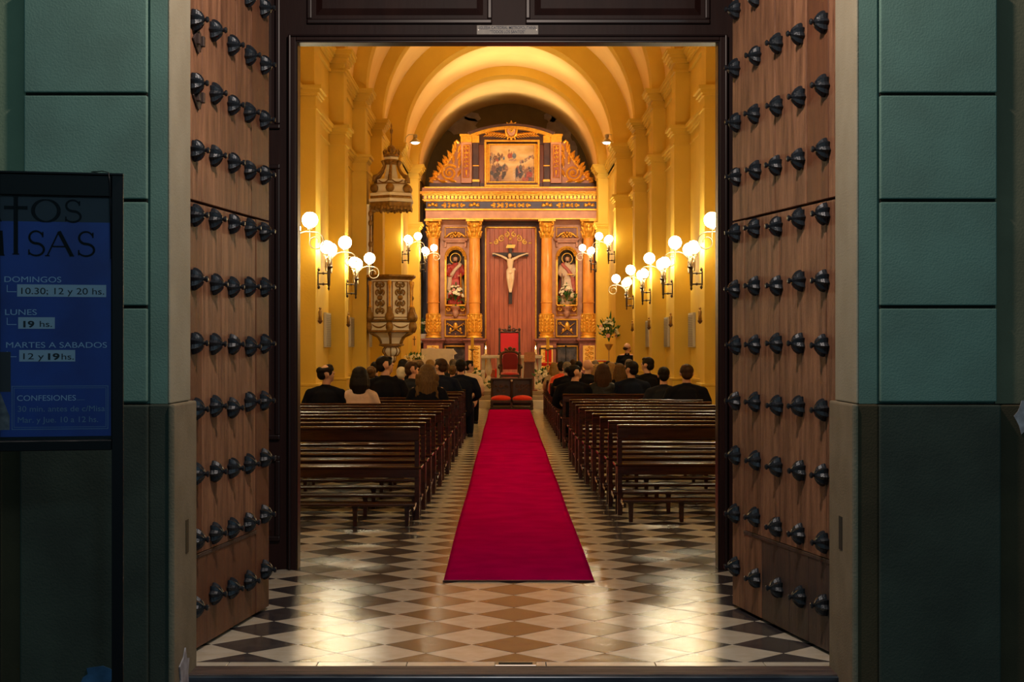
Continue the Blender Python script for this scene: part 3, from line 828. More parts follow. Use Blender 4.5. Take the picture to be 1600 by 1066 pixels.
for k in range(-2, 3):
    a = A6 + k*PI/3; c, s_ = math.cos(a), math.sin(a)
    P = [(c*q, s_*q, z) for q, z in ((R_-.03, 1.89), (.42, 1.855), (.31, 1.80), (.25, 1.70), (.235, 1.61))]
    MB().tube(P, [.04, .04, .03, .026, .03], 6).build('bowl_rib', 'old_gold', pu, smooth=True)
MB().lathe([(.22, 1.655), (.27, 1.64), (.27, 1.61), (.17, 1.585), (.13, 1.57)], n=12).build('collar', 'old_gold', pu)
MB().lathe([(.12, 1.575), (.165, 1.54), (.175, 1.48), (.13, 1.41), (.07, 1.385)], n=12).build('pendant', 'white_paint', pu, smooth=True)
MB().lathe([(.06, 1.40), (.095, 1.37), (.085, 1.30), (.04, 1.25), (.01, 1.20)], n=12).build('pendant_tip', 'white_paint', pu, smooth=True)
B = MB()
for k in range(8):
    a = A6 + k*PI/4; c, s_ = math.cos(a), math.sin(a)
    B.tube([(c*q, s_*q, z) for q, z in ((.13, 1.58), (.175, 1.54), (.188, 1.48), (.14, 1.405), (.09, 1.385), (.10, 1.36), (.09, 1.29), (.03, 1.23))], .014, 5)
B.ball((0, 0, 1.19), .035, 8, 6)
B.build('pendant_cage', 'old_gold', pu, smooth=True)
# back board
B = MB().box(-.50, -.44, -.30, .32, 3.1, 4.60); B.build('back_board', 'white_paint', pu, bevel=.006)
B = MB()
for y in (-.31, .30): B.tube([(-.425, y, 3.1), (-.425, y-.01, 3.5), (-.42, y, 4.55)], .022, 6)
for y in (-.31,): 
    for z in (3.75, 4.2, 4.4): B.ball((-.42, y-.01, z), .045, 8, 6, (1, 1, 1.6))
B.build('board_edging', 'old_gold', pu, smooth=True)
# canopy
def cz(y): return pz(y, 32.75)
MB().lathe([(.46, cz(326)), (.49, cz(325)), (.50, cz(318)), (.46, cz(316))], n=6, a0=A6).build('canopy_fringe', 'old_gold', pu)
B = MB()
for k in range(-3, 3):
    m = fm(k, .49)
    for i in range(6): B.ball((-.20+.08*i, 0, cz(327)), .045, 8, 6, (1, .4, .8+.5*((i % 2))), M=m)
B.build('canopy_lambrequin', 'old_gold', pu, smooth=True)
MB().lathe([(.45, cz(318)), (.52, cz(317)), (.525, cz(313)), (.50, cz(312))], n=6, a0=A6).build('canopy_rim', 'white_paint', pu)
MB().lathe([(.49, cz(313)), (.50, cz(310)), (.49, cz(307.5))], n=6, a0=A6).build('canopy_cornice', 'old_gold', pu)
MB().lathe([(.49, cz(308)), (.50, cz(307)), (.495, cz(303.5)), (.42, cz(302.5))], n=6, a0=A6).build('canopy_step', 'white_paint', pu)
MB().lathe([(.38, cz(303)), (.36, cz(289))], n=6, a0=A6).build('canopy_drum', 'white_paint', pu)
MB().lathe([(.40, cz(289.5)), (.40, cz(288)), (.34, cz(287.5))], n=6, a0=A6).build('drum_moulding', 'old_gold', pu)
MB().lathe([(.33, cz(288.5)), (.33, cz(281.5)), (.20, cz(280))], n=6, a0=A6).build('upper_drum', 'white_paint', pu)
for k in range(-3, 3):
    a = A6 + k*PI/3; c, s_ = math.cos(a), math.sin(a)
    MB().ball((c*.40, s_*.40, cz(296)), .085, 10, 8, (1.1, 1.1, 1.1)).build('canopy_console', 'old_gold', pu, smooth=True)
    P = [(c*q, s_*q, z) for q, z in ((.40, cz(285)), (.40, cz(278)), (.30, cz(275)), (.22, cz(268)), (.17, cz(260)), (.19, cz(255)), (.22, cz(252)))]
    MB().tube(P, [.05, .045, .04, .035, .03, .04, .035], 6).build('volute', 'old_gold', pu, smooth=True)
    m = fm(k, .325)
    P = [(x, -.012, cz(283.3) - .05*(1-(x/.12)**2)) for x in [(-.12 + .24*i/8) for i in range(9)]]
    MB().tube(P, .014, 5, m).build('swag', 'old_gold', pu, smooth=True)
MB().lathe([(.17, cz(281)), (.12, cz(265)), (.10, cz(253))], n=6, a0=A6).build('canopy_neck', 'white_paint', pu)
MB().lathe([(.12, cz(258)), (.18, cz(256)), (.17, cz(254)), (.19, cz(252)), (.16, cz(250))], n=12).build('crown_moulding', 'old_gold', pu)
MB().lathe([(.15, cz(250.5)), (.16, cz(249)), (.165, cz(246)), (.12, cz(245.5))], n=6, a0=A6).build('crown_base', 'white_paint', pu)
B = MB().lathe([(.165, cz(246)), (.17, cz(243)), (.15, cz(241)), (.05, cz(240))], n=12)
for k in range(8):
    a = 2*PI*k/8; c, s_ = math.cos(a), math.sin(a)
    B.tube([(c*q, s_*q, z) for q, z in ((.15, cz(242)), (.17, cz(237)), (.14, cz(233)))], [.028, .02, .006], 5)
B.build('crown', 'old_gold', pu, smooth=True)
MB().ball((0, 0, cz(233)), .085, 12, 10).build('orb', 'old_gold', pu, smooth=True)
MB().lathe([(.018, cz(228)), (.012, cz(210)), (.03, cz(207)), (.035, cz(203)), (.012, cz(200)), (.02, cz(197)), (.004, cz(192))], n=8).build('finial', 'old_gold', pu)
# iron tie to the pier carries canopy and body
MB().box(-.52, -.40, -.12, .12, 1.9, 3.05).build('pier_bracket', 'brown_carved', pu)
# ------------------------------------------------------------------ carpet
cp = []
def carpet():
    B = MB(); nx, ny = 24, 260; y0, y1 = 10.43, 38.5
    W0, W1 = (px(697, 11.0)*0 - .431, .629), (-.40, .575)
    vs = []
    for j in range(ny+1):
        t = j/ny; y = y0 + (y1-y0)*t**1.15
        for i in range(nx+1):
            u = i/nx
            xl = -.43 + .004*math.sin(y*.8); xr = .60 + .003*math.sin(y*1.1+1)
            x = xl + (xr-xl)*u
            z = .012 + .006*noise.noise(Vector((x*.8, y*2.2, 0))) + .004*noise.noise(Vector((x*3, y*5, 3)))
            yy = y
            if t < .06: yy += .02*noise.noise(Vector((x*4, 0, 7)))*(1-t/.06)
            if j == 0: z = .004
            if y < 11.3: z += .008*math.sin(y*26)*max(0, noise.noise(Vector((x*2, 1, 1))))
            if i in (0, nx): z = .004
            vs.append((x, yy, max(z, .003)))
    fs = []
    for j in range(ny):
        for i in range(nx):
            a = j*(nx+1)+i; fs.append((a, a+1, a+nx+2, a+nx+1))
    B.add(vs, fs)
    o = B.build('carpet', 'carpet', smooth=True, org=(.08, 24, 0))
    sm = o.modifiers.new('s', 'SOLIDIFY'); sm.thickness = .006; sm.offset = -1
    tag(o, 'long crimson carpet running down the aisle to the altar', 'carpet')
    B = MB().box(-.432, .60, -.014, .004, .002, .010); h = B.build('frayed_hem', 'pew_end', o); h.location = (-.08, 10.43-24, 0)
carpet()

# ------------------------------------------------------------------ pews
def make_pew(name, L):
    """x=0 at the aisle end, runs to x=L ; y=0 at the back of the backrest, seat towards +y"""
    r = empty(name, (0, 0, 0))
    B = MB().ramp([(0, .73), (.035, .73), (.04, .82), (.05, .84), (.05, .85), (.04, .858), (-.02, .858), (-.03, .85), (-.03, .838), (-.01, .825)], 0.0, L)
    B.build('top_rail', 'pew_wood', r, bevel=.004)
    MB().ramp([(.04, .465), (.34, .462), (.365, .470), (.368, .48), (.355, .487), (.04, .492), (-.0, .490), (-.012, .484), (-.012, .470), (-.0, .465)], -.02, L+.02).build('seat', 'pew_wood', r, bevel=.003)
    MB().box(.02, L-.02, -.004, .022, .385, .465).build('apron', 'pew_wood', r, bevel=.003)
    for i, x in enumerate((.0, L-.045)):
        MB().prism([(0, .0), (.045, .0), (.04, .40), (.05, .46), (.045, .73), (-.0, .73), (.0, .45), (.0, .38)], x, x+.045, 'x').build('stile', 'pew_wood', r, bevel=.003)
        # shaped end under the seat
        MB().prism([(.05, .455), (.40, .462), (.38, .38), (.36, .25), (.37, .12), (.40, .0), (.34, .0), (.31, .10), (.27, .30), (.20, .38), (.10, .40), (.05, .40)], x+.005, x+.038, 'x').build('end_panel', 'pew_end', r, bevel=.002)
    MB().box(.045, L-.045, .30, .33, .10, .14).build('stretcher', 'pew_wood', r, bevel=.003)
    # kneeler fixed behind
    kn = MB().box(-.0, L, -.62, -.44, .185, .208).build('kneeler', 'pew_wood', r, bevel=.005, seg=2)
    for x in (.06, .52, L-.56, L-.10):
        MB().prism([(x-.01, .185), (x+.055, .185), (x+.045, .16), (x+.04, 0), (x+.005, 0), (x+.0, .16)], -.56, -.50, 'y').build('kneeler_leg', 'pew_wood', kn, bevel=.003)
    for xa in (.02, L-.045): MB().box(xa, xa+.025, -.50, .02, .13, .16).build('kneeler_rail', 'pew_wood', r, bevel=.003)
    return r
ordn = ['first', 'second', 'third', 'fourth', 'fifth', 'sixth', 'seventh', 'eighth', 'ninth', 'tenth', 'eleventh', 'twelfth', 'thirteenth', 'fourteenth', 'fifteenth',
        'sixteenth', 'seventeenth', 'eighteenth', 'nineteenth', 'twentieth', 'twenty-first', 'twenty-second', 'twenty-third', 'twenty-fourth', 'twenty-fifth', 'twenty-sixth', 'twenty-seventh', 'twenty-eighth', 'twenty-ninth', 'thirtieth']
leftY = [14.15, 14.97, 15.79, 16.62, 17.45, 18.27, 19.1, 19.93, 21.1, 22.3, 24.0, 25.2, 26.4, 27.4, 28.3, 29.2, 30.1, 31.0, 31.9, 32.8, 33.7, 34.6, 35.5, 36.4]
rightY = [14.5, 15.3, 16.1, 16.9, 17.75, 18.6, 19.45, 20.5, 21.4, 23.9, 25.1, 26.2, 27.3, 28.2, 29.1, 30.0, 30.9, 31.8, 32.7, 33.6, 34.5, 35.4, 36.3]
PEWS = {-1: [], 1: []}
for s, ys in ((-1, leftY), (1, rightY)):
    proto = None
    for i, y in enumerate(ys):
        L = 2.02 if s < 0 else 1.86
        if s < 0: xe = -.80 + .10*min(1, i/9) + (.02 if i in (4, 6) else 0)
        else: xe = 1.05 - .17*min(1, i/5)
        if proto is None:
            r = make_pew('pew', L); proto = r
        else: r = copy_tree(proto)
        if s > 0:
            # same shape, placed on the right of the aisle: x runs away from the aisle
            r.location = (xe, y, 0)
        else:
            r.location = (xe - L, y, 0)
        r.rotation_euler = (0, 0, rnd.uniform(-.004, .004))
        tag(r, 'dark wooden pew, %s row from the doorway, %s of the red carpet' % (ordn[i], 'left' if s < 0 else 'right'), 'pew', 'pews %s of the aisle' % ('left' if s < 0 else 'right'))
        PEWS[s].append(y)

# ------------------------------------------------------------------ people (seated prototypes; facing +y)
def body(name, yaw=0, woman=False, tilt=0):
    k = .9 if woman else 1.0
    H = Matrix.Translation((0, .0, 1.06)) @ Matrix.Rotation(yaw, 4, 'Z') @ Matrix.Rotation(tilt, 4, 'X') @ Matrix.Translation((0, .0, -1.06))
    def hp(x, y, z): return tuple(H @ Vector((x, y, z)))
    sh = []
    sh.append(('t', [(0, 0, .50), (0, -.02, .66), (0, -.03, .82), (0, -.02, .95), (0, -.01, 1.01)], [.15, .135, .15*k, .15*k, .09], .72))
    sh.append(('t', [(-.17*k, -.01, .975), (0, -.01, 1.0), (.17*k, -.01, .975)], [.06, .07, .06]))
    sh.append(('t', [(0, -.005, .98), (0, .005, 1.07), hp(0, .015, 1.13)], [.062*k, .056*k, .055*k]))
    # head: cranium, face, jaw, brow, nose, lips, chin, ears
    sh += [('e', hp(0, .0, 1.245), (.078, .098, .095)), ('e', hp(0, .045, 1.205), (.062, .062, .085)), ('e', hp(0, .06, 1.155), (.042, .045, .04)),
           ('e', hp(0, .098, 1.215), (.011, .02, .022)), ('e', hp(0, .108, 1.200), (.015, .014, .011)), ('e', hp(0, .092, 1.165), (.024, .012, .010)),
           ('e', hp(0, .090, 1.137), (.02, .016, .014)), ('e', hp(0, .086, 1.245), (.05, .018, .012)),
           ('e', hp(-.080, .0, 1.215), (.012, .022, .034)), ('e', hp(.080, .0, 1.215), (.012, .022, .034))]
    for q in (-1, 1):
        sh.append(('t', [(q*.18*k, -.01, .97), (q*.235*k, -.01, .83), (q*.25*k, .03, .74)], [.055*k, .048*k, .042*k]))
        sh.append(('t', [(q*.25*k, .03, .74), (q*.20, .16, .675), (q*.13, .27, .65)], [.042*k, .036*k, .028*k]))
        sh.append(('e', (q*.115, .31, .645), (.042, .055, .018)))
        for f_ in range(4):
            x0 = q*(.115 + (f_-1.5)*.019); ln_ = [.055, .068, .062, .046][f_]
            sh.append(('t', [(x0, .345, .648), (x0-q*.003, .345+ln_*.6, .642), (x0-q*.006, .345+ln_, .618)], [.010, .0095, .0085]))
        sh.append(('t', [(q*.085, .29, .65), (q*.062, .325, .652), (q*.058, .35, .64)], [.011, .010, .009]))
        sh.append(('t', [(q*.09, .02, .54), (q*.12, .26, .55), (q*.13, .44, .53)], [.095, .082, .062]))
        sh.append(('t', [(q*.13, .44, .53), (q*.13, .45, .30), (q*.13, .42, .10)], [.060, .055, .038]))
        sh.append(('t', [(q*.13, .42, .06), (q*.14, .50, .045), (q*.145, .60, .035)], [.040, .038, .028]))
    o = sculpt(name, sh, .0115, 2, 'skin')
    e = MB()
    for q in (-1, 1): e.ball(hp(q*.028, .093, 1.222), .011, 8, 6)
    e.build('eyes', 'eye', o, smooth=True)
    return o
def jacket(k=1.0, lady=False):
    sh = [('t', [(0, -.01, .50), (0, -.025, .60), (0, -.035, .72), (0, -.04, .86), (0, -.03, .97), (0, -.015, 1.025)], [.185*k, .185*k, .185*k, .195*k, .165*k, .085], .72),
          ('t', [(-.19*k, -.02, .965), (-.08, -.015, 1.005), (.08, -.015, 1.005), (.19*k, -.02, .965)], [.068*k, .07, .07, .068*k]),
          ('e', (0, -.075, .93), (.15*k, .07, .10))]
    for q in (-1, 1):
        sh.append(('t', [(q*.195*k, -.02, .965), (q*.255*k, -.02, .83), (q*.27*k, .03, .73)], [.072*k, .062*k, .056*k]))
        sh.append(('t', [(q*.27*k, .03, .73), (q*.215, .16, .675), (q*.15, .25, .655)], [.056*k, .05*k, .043*k]))
    return sculpt('jacket' if not lady else 'blouse', sh, .016, 2, 'suit_black')
def trousers():
    sh = [('e', (0, .02, .53), (.18, .15, .10))]
    for q in (-1, 1):
        sh.append(('t', [(q*.09, .04, .545), (q*.12, .26, .555), (q*.13, .45, .535)], [.105, .092, .074]))
        sh.append(('t', [(q*.13, .45, .53), (q*.13, .46, .30), (q*.13, .43, .09)], [.072, .07, .06]))
    return sculpt('trousers', sh, .018, 2, 'suit_black')
def hair_short():
    return sculpt('hair', [('e', (0, -.012, 1.262), (.088, .105, .092)), ('e', (0, -.05, 1.205), (.074, .062, .075)), ('e', (0, .045, 1.315), (.066, .05, .034)),
                           ('e', (-.074, .01, 1.245), (.014, .04, .035)), ('e', (.074, .01, 1.245), (.014, .04, .035))], .009, 1, 'hair_brown')
def hair_bald():
    return sculpt('hair', [('e', (0, -.055, 1.215), (.078, .055, .060)), ('e', (-.070, -.01, 1.235), (.018, .06, .034)), ('e', (.070, -.01, 1.235), (.018, .06, .034)),
                           ('e', (0, .03, 1.318), (.055, .045, .022))], .009, 1, 'hair_brown')
def hair_thin():
    return sculpt('hair', [('t', [(.064*math.cos(a), -.010+.082*math.sin(a), 1.275+.012*math.sin(a)) for a in [PI*.9-2*PI*i/18*.0-i*(PI*1.8)/18 for i in range(19)]], [.036]*19),
                           ('e', (0, -.055, 1.215), (.080, .06, .072)), ('e', (0, .045, 1.318), (.066, .05, .034)), ('e', (-.076, .01, 1.245), (.016, .05, .045)), ('e', (.076, .01, 1.245), (.016, .05, .045)),
                           ('e', (0, -.085, 1.265), (.065, .04, .05))], .009, 1, 'hair_brown')
def hair_long(wave=0.0, ln=.26, wd=.11):
    sh = [('e', (0, -.015, 1.265), (.098, .110, .092)), ('e', (0, -.05, 1.21), (wd*.92, .085, .10)), ('t', [(0, -.055, 1.24), (0, -.075, 1.17), (0, -.085, 1.10), (0, -.09, 1.26-ln)], [.098, wd*.98, wd*1.0, wd*.72], .6)]
    for q in (-1, 1):
        sh.append(('t', [(q*.07, .02, 1.26), (q*.09, .0, 1.17), (q*.095, -.02, 1.09), (q*.085, -.04, 1.27-ln)], [.03, .035, .035, .022]))
    if wave:
        r = random.Random(5)
        for i in range(44):
            a = r.uniform(-3.0, -.1); z = r.uniform(1.26-ln-.05, 1.2)
            sh.append(('e', (math.cos(a)*wd*1.08, -.07+math.sin(a)*.05, z), (.017, .017, .04)))
    return sculpt('hair', sh, .010, 1, 'hair_brown')
def hair_bun():
    return sculpt('hair', [('e', (0, -.012, 1.262), (.088, .105, .092)), ('e', (0, -.05, 1.215), (.074, .062, .07)), ('e', (0, -.115, 1.27), (.05, .045, .05))], .009, 1, 'hair_light')
def collar():
    return MB().lathe([(.066, 1.015), (.070, 1.03), (.064, 1.058), (.055, 1.058)], (0, -.002, 0), 14).build('shirt_collar', 'shirt', smooth=True)
BOD = {0: body('person', 0), 1: body('person', -1.05), 2: body('person', .6), 3: body('person', 0, True), 4: body('person', 0, False, -.35)}
GAR = {'man': jacket(), 'lady': jacket(.86, True)}; TRO = trousers(); COLR = collar()
HAIR = {'short': hair_short(), 'bald': hair_bald(), 'thin': hair_thin(), 'bob': hair_long(0, .24, .115), 'long': hair_long(0, .36, .10), 'wavy': hair_long(1, .36, .12), 'bun': hair_bun()}
protos = list(BOD.values()) + list(GAR.values()) + [TRO, COLR] + list(HAIR.values())
shoe0 = MB().box(-.045, .045, -.13, .15, 0, .06).build('shoe', 'leather', bevel=.02, seg=2); protos.append(shoe0)

def person(u, ytop, d, label, hair='short', hm='hair_black', gm='suit_black', bod=0, gar='man', turn=0, sx=1.0, sc=None, dz=0, skirt=None):
    near = min(PEWS[-1 if u < 791 else 1], key=lambda q: abs(q+.22-d)); d = near + .22 + (.0 if abs(near+.22-d) < .8 else d-near-.22)
    ztop = pz(ytop, d) - dz
    k = sc or max(.9, min(1.16, ztop/1.352))
    b = BOD[bod].copy(); COL.objects.link(b); b.name = 'person'
    b.location = (px(u, d), d, dz + (ztop - 1.352*k if sc else 0)); b.scale = (k*sx, k, k); b.rotation_euler = (0, 0, turn)
    for ch in BOD[bod].children:
        c = ch.copy(); COL.objects.link(c); c.parent = b
    g = GAR[gar].copy(); COL.objects.link(g); g.parent = b; remat(g, gm)
    t = TRO.copy(); COL.objects.link(t); t.parent = b; remat(t, 'suit_black' if gar != 'man' else (gm if gm.startswith('suit') else 'suit_black'))
    if gar == 'man' or gm == 'leather':
        c = COLR.copy(); COL.objects.link(c); c.parent = b
        if gar != 'man': bpy.data.objects.remove(c)
    for q in (-1, 1):
        s_ = shoe0.copy(); COL.objects.link(s_); s_.parent = b; s_.location = (q*.135, .50, 0)
    if hair:
        h = HAIR[hair].copy(); COL.objects.link(h); h.parent = b; remat(h, hm)
        yaw = {1: -1.05, 2: .6}.get(bod, 0)
        if bod == 4:
            h.matrix_local = Matrix.Translation((0, 0, 1.06)) @ Matrix.Rotation(-.35, 4, 'X') @ Matrix.Translation((0, 0, -1.06))
        else: h.rotation_euler = (0, 0, yaw)
    tag(b, label, 'person', 'congregation in the pews')
    return b
# left of the aisle
P = person
P(509, 569, 20.25, 'man in a dark suit with thinning crown, sitting alone at the far left', 'thin', 'hair_black', 'suit_black', 1, turn=.0, sx=1.02)
P(562, 573, 20.3, 'woman with a straight dark bob and a pale pink top', 'bob', 'hair_black', 'blouse_pink', 3, 'lady', sx=1.08)
P(601, 556, 22.6, 'tall broad man in a black suit behind the woman in the pale top', 'short', 'hair_black', 'suit_black', 1, sx=1.12)
P(668, 569, 21.45, 'woman with long wavy light brown hair and a black coat', 'wavy', 'hair_light', 'suit_black', 3, 'lady', sx=1.16)
P(643, 565, 24.3, 'man in a charcoal suit with short brown hair beside the wavy haired woman', 'short', 'hair_brown', 'suit_charcoal', 1)
P(689, 560, 25.5, 'man in a navy suit with short dark hair near the pew end', 'short', 'hair_brown', 'suit_navy', 2, sx=1.1)
P(720, 561, 26.7, 'black haired man in a navy suit at the aisle end of his pew', 'short', 'hair_black', 'suit_navy', 0, sx=1.1)
P(580, 572, 24.4, 'light brown haired person half hidden behind the tall man', 'bun', 'hair_light', 'suit_charcoal', 3, 'lady')
P(586, 565, 27.8, 'dark haired person far left behind the tall man', 'short', 'hair_black', 'suit_black', 0)
P(630, 561, 29.6, 'dark haired woman beneath the pulpit', 'bob', 'hair_black', 'suit_black', 3, 'lady')
P(627, 573, 25.7, 'white haired person low in front of the pulpit', 'short', 'hair_white', 'suit_charcoal', 0, sc=.95)
P(656, 563, 28.7, 'person with tied light brown hair in the middle of the left pews', 'bun', 'hair_light', 'suit_black', 3, 'lady')
P(672, 562, 31.5, 'blonde woman in front of the white clothed table', 'bob', 'hair_blond', 'beige_cloth', 3, 'lady')
P(708, 561, 33.3, 'grey capped person in front of the white clothed table', 'short', 'hair_grey', 'suit_grey', 0)
P(707, 571, 29.7, 'light brown haired person between the two navy suits', 'bun', 'hair_light', 'beige_cloth', 3, 'lady')
P(733, 563, 31.5, 'dark haired guest in cream at the aisle end', 'short', 'hair_black', 'robe_cream', 1)
P(696, 567, 34.2, 'fair haired guest far forward beside the grey cap', 'bob', 'hair_light', 'beige_cloth', 3, 'lady')
P(644, 567, 33.3, 'bare headed guest far forward under the pulpit', 'bald', 'hair_grey', 'suit_black', 0)
P(606, 571, 30.6, 'dark haired guest behind the tall man towards the pulpit', 'short', 'hair_brown', 'suit_black', 0)
# right of the aisle
P(1073, 569, 21.75, 'man in a black suit at the far right end of his pew', 'short', 'hair_brown', 'suit_black', 0, sx=1.13)
P(1037, 573, 23.0, 'man in a black suit with neat dark hair and white collar, lower than his neighbour', 'short', 'hair_black', 'suit_charcoal', 0, sx=1.05, sc=1.0)
P(1012, 558, 26.5, 'man in a black suit turned to the left with tall dark hair', 'short', 'hair_black', 'suit_black', 2, sx=1.05, turn=.25)
P(987, 564, 24.25, 'man in a dark suit with head turned left, centre of the right pews', 'short', 'hair_black', 'suit_navy', 2, sx=1.08)
P(942, 568, 24.3, 'woman with long dark hair and a black leather jacket', 'long', 'hair_brown', 'leather', 3, 'lady', sx=1.12)
P(968, 568, 27.6, 'woman with long chestnut hair between leather jacket and dark suit', 'long', 'hair_light', 'suit_black', 3, 'lady')
P(898, 570, 24.25, 'woman with pinned dark hair and a wide black coat near the aisle', 'bun', 'hair_black', 'suit_black', 1, 'man', sx=1.15)
P(918, 561, 27.6, 'bald man in a dark suit beside the carpet side pews', None, 'hair_grey', 'suit_black', 1, sx=1.1)
P(932, 569, 30.3, 'blonde woman with hair to her shoulders on the right side', 'long', 'hair_blond', 'beige_cloth', 3, 'lady')
P(955, 566, 31.3, 'woman with long blonde hair behind the leather jacket', 'long', 'hair_blond', 'beige_cloth', 3, 'lady')
P(886, 565, 28.5, 'grey haired person near the aisle on the right', 'short', 'hair_grey', 'suit_black', 0)
P(877, 564, 31.2, 'person with short black hair and an orange top near the aisle', 'short', 'hair_black', 'orange_cloth', 0, 'lady')
P(866, 566, 33.8, 'guest with pale blonde hair at the aisle end, far forward on the right', 'long', 'hair_blond', 'beige_cloth', 3, 'lady')
P(896, 561, 33.9, 'brown haired guest far forward on the right', 'short', 'hair_brown', 'suit_black', 0)
P(904, 564, 32.1, 'dark haired guest in front of the altarpiece pedestal', 'short', 'hair_black', 'suit_black', 0)
P(930, 563, 34.0, 'grey haired guest far forward on the right', 'short', 'hair_grey', 'suit_grey', 0)
P(950, 564, 34.9, 'dark haired guest in the front pews by the right pier', 'short', 'hair_black', 'suit_black', 0)
P(962, 567, 33.0, 'dark haired guest with head low by the right pier', 'bob', 'hair_black', 'suit_black', 3, 'lady')
P(983, 561, 30.2, 'grey haired guest directly below the standing man', 'short', 'hair_grey', 'suit_charcoal', 0)
# the man standing by the pier
def standing():
    d = 37.3; z = pz(536, d)
    o = BOD[1]
    sh = [('t', [(0, 0, .92), (0, -.01, 1.1), (0, -.01, 1.3), (0, 0, 1.42)], [.15, .14, .16, .09], .72), ('t', [(-.17, 0, 1.39), (0, 0, 1.42), (.17, 0, 1.39)], [.06, .07, .06]),
          ('t', [(0, 0, 1.4), (0, .01, 1.5), (0, .02, 1.55)], [.06, .056, .055])]
    H = Matrix.Translation((0, 0, .40)) @ Matrix.Rotation(-.9, 4, 'Z')
    hp = lambda x, y, z_: tuple(H @ Vector((x, y, z_)))
    sh += [('e', hp(0, .0, 1.245), (.082, .098, .095)), ('e', hp(0, .045, 1.205), (.062, .062, .085)), ('e', hp(0, .06, 1.155), (.045, .05, .04)), ('e', hp(0, .098, 1.215), (.011, .02, .022)),
           ('e', hp(0, .108, 1.2), (.015, .014, .011)), ('e', hp(-.08, 0, 1.215), (.012, .022, .034)), ('e', hp(.08, 0, 1.215), (.012, .022, .034))]
    for q in (-1, 1):
        sh.append(('t', [(q*.18, 0, 1.38), (q*.24, -.01, 1.18), (q*.23, .05, 1.05)], [.055, .048, .042]))
        sh.append(('t', [(q*.23, .05, 1.05), (q*.14, .14, .97), (q*.05, .19, .93)], [.04, .034, .028]))
        sh.append(('e', (q*.04, .21, .915), (.045, .03, .045)))
        for f_ in range(4): sh.append(('t', [(q*.05, .20, .93-f_*.02), (q*.01, .225, .915-f_*.02), (-q*.02, .225, .90-f_*.02)], [.010, .0095, .008]))
        sh.append(('t', [(q*.09, 0, .93), (q*.10, .01, .5), (q*.11, 0, .1)], [.10, .065, .042]))
        sh.append(('t', [(q*.11, 0, .06), (q*.12, .10, .045), (q*.125, .18, .035)], [.042, .038, .028]))
    b = sculpt('person', sh, .012, 2, 'skin')
    k = z/1.742
    b.location = (px(980, d), d, 0); b.scale = (k, k, k); b.rotation_euler = (0, 0, -.15)
    sculpt('jacket', [('t', [(0, -.01, .82), (0, -.02, 1.0), (0, -.02, 1.3), (0, -.01, 1.42)], [.18, .175, .19, .09], .75), ('t', [(-.19, -.01, 1.37), (0, 0, 1.41), (.19, -.01, 1.37)], [.068, .07, .068])] +
           [('t', [(q*.19, 0, 1.37), (q*.255, -.01, 1.17), (q*.245, .05, 1.03)], [.07, .06, .055]) for q in (-1, 1)] + [('t', [(q*.245, .05, 1.03), (q*.15, .13, .97), (q*.08, .17, .94)], [.053, .046, .04]) for q in (-1, 1)],
           .016, 2, 'suit_black', b)
    sculpt('trousers', [('e', (0, .0, .90), (.17, .12, .12))] + [('t', [(q*.09, 0, .9), (q*.10, .01, .5), (q*.11, 0, .07)], [.105, .08, .065]) for q in (-1, 1)], .018, 2, 'suit_black', b)
    MB().lathe([(.066, 1.425), (.070, 1.44), (.062, 1.468), (.055, 1.468)], (0, 0, 0), 14).build('shirt_collar', 'shirt', b, smooth=True)
    h = sculpt('hair', [('e', (0, -.055, 1.205), (.078, .055, .050)), ('e', (-.07, -.0, 1.22), (.02, .05, .03)), ('e', (.07, -.0, 1.22), (.02, .05, .03)), ('e', (0, .075, 1.14), (.04, .04, .03))], .009, 1, 'hair_brown', b)
    h.location = (0, 0, .40); h.rotation_euler = (0, 0, -.9)
    for q in (-1, 1):
        s_ = shoe0.copy(); COL.objects.link(s_); s_.parent = b; s_.location = (q*.118, .07, 0)
    tag(b, 'balding bearded man in a dark jacket standing against the right pier', 'person')
standing()
for o in protos:
    for ch in list(o.children): bpy.data.objects.remove(ch)
    bpy.data.objects.remove(o)
# ------------------------------------------------------------------ altarpiece
D = 49.0
ap = empty('altarpiece', (px(798.5, D), D, .42), 0, 'tall gilded wooden altarpiece with four columns filling the end of the church', 'altarpiece')
OX, OY, OZ = ap.location
def lx(x, d=D): return px(x, d) - OX
def lz(y, d=D): return pz(y, d) - OZ
def pbox(name, m, x0, x1, y0, y1, ya, yb, par=ap, bevel=0, d=D):
    """px extents; ya..yb are depths relative to the altarpiece"""
    return MB().box(lx(x0, d), lx(x1, d), ya, yb, lz(y0, d), lz(y1, d)).build(name, m, par, bevel=bevel)
def pframe(name, m, x0, x1, y0, y1, ya, yb, t=2.2, par=ap, d=D):
    B = MB(); X0, X1, Z1, Z0 = lx(x0, d), lx(x1, d), lz(y0, d), lz(y1, d); t *= d/F
    for a, b, c, e in ((X0, X1, Z1-t, Z1), (X0, X1, Z0, Z0+t), (X0, X0+t, Z0+t, Z1-t), (X1-t, X1, Z0+t, Z1-t)): B.box(a, b, ya, yb, c, e)
    return B.build(name, m, par, bevel=.012)
# back carcass
pbox('carcass', 'retable_dark', 664, 936, 330, 560, .75, 1.2)
MB().box(lx(664), lx(758), .25, 1.2, 0, lz(533)).build('carcass', 'retable_dark', ap); MB().box(lx(838), lx(936), .25, 1.2, 0, lz(533)).build('carcass', 'retable_dark', ap)
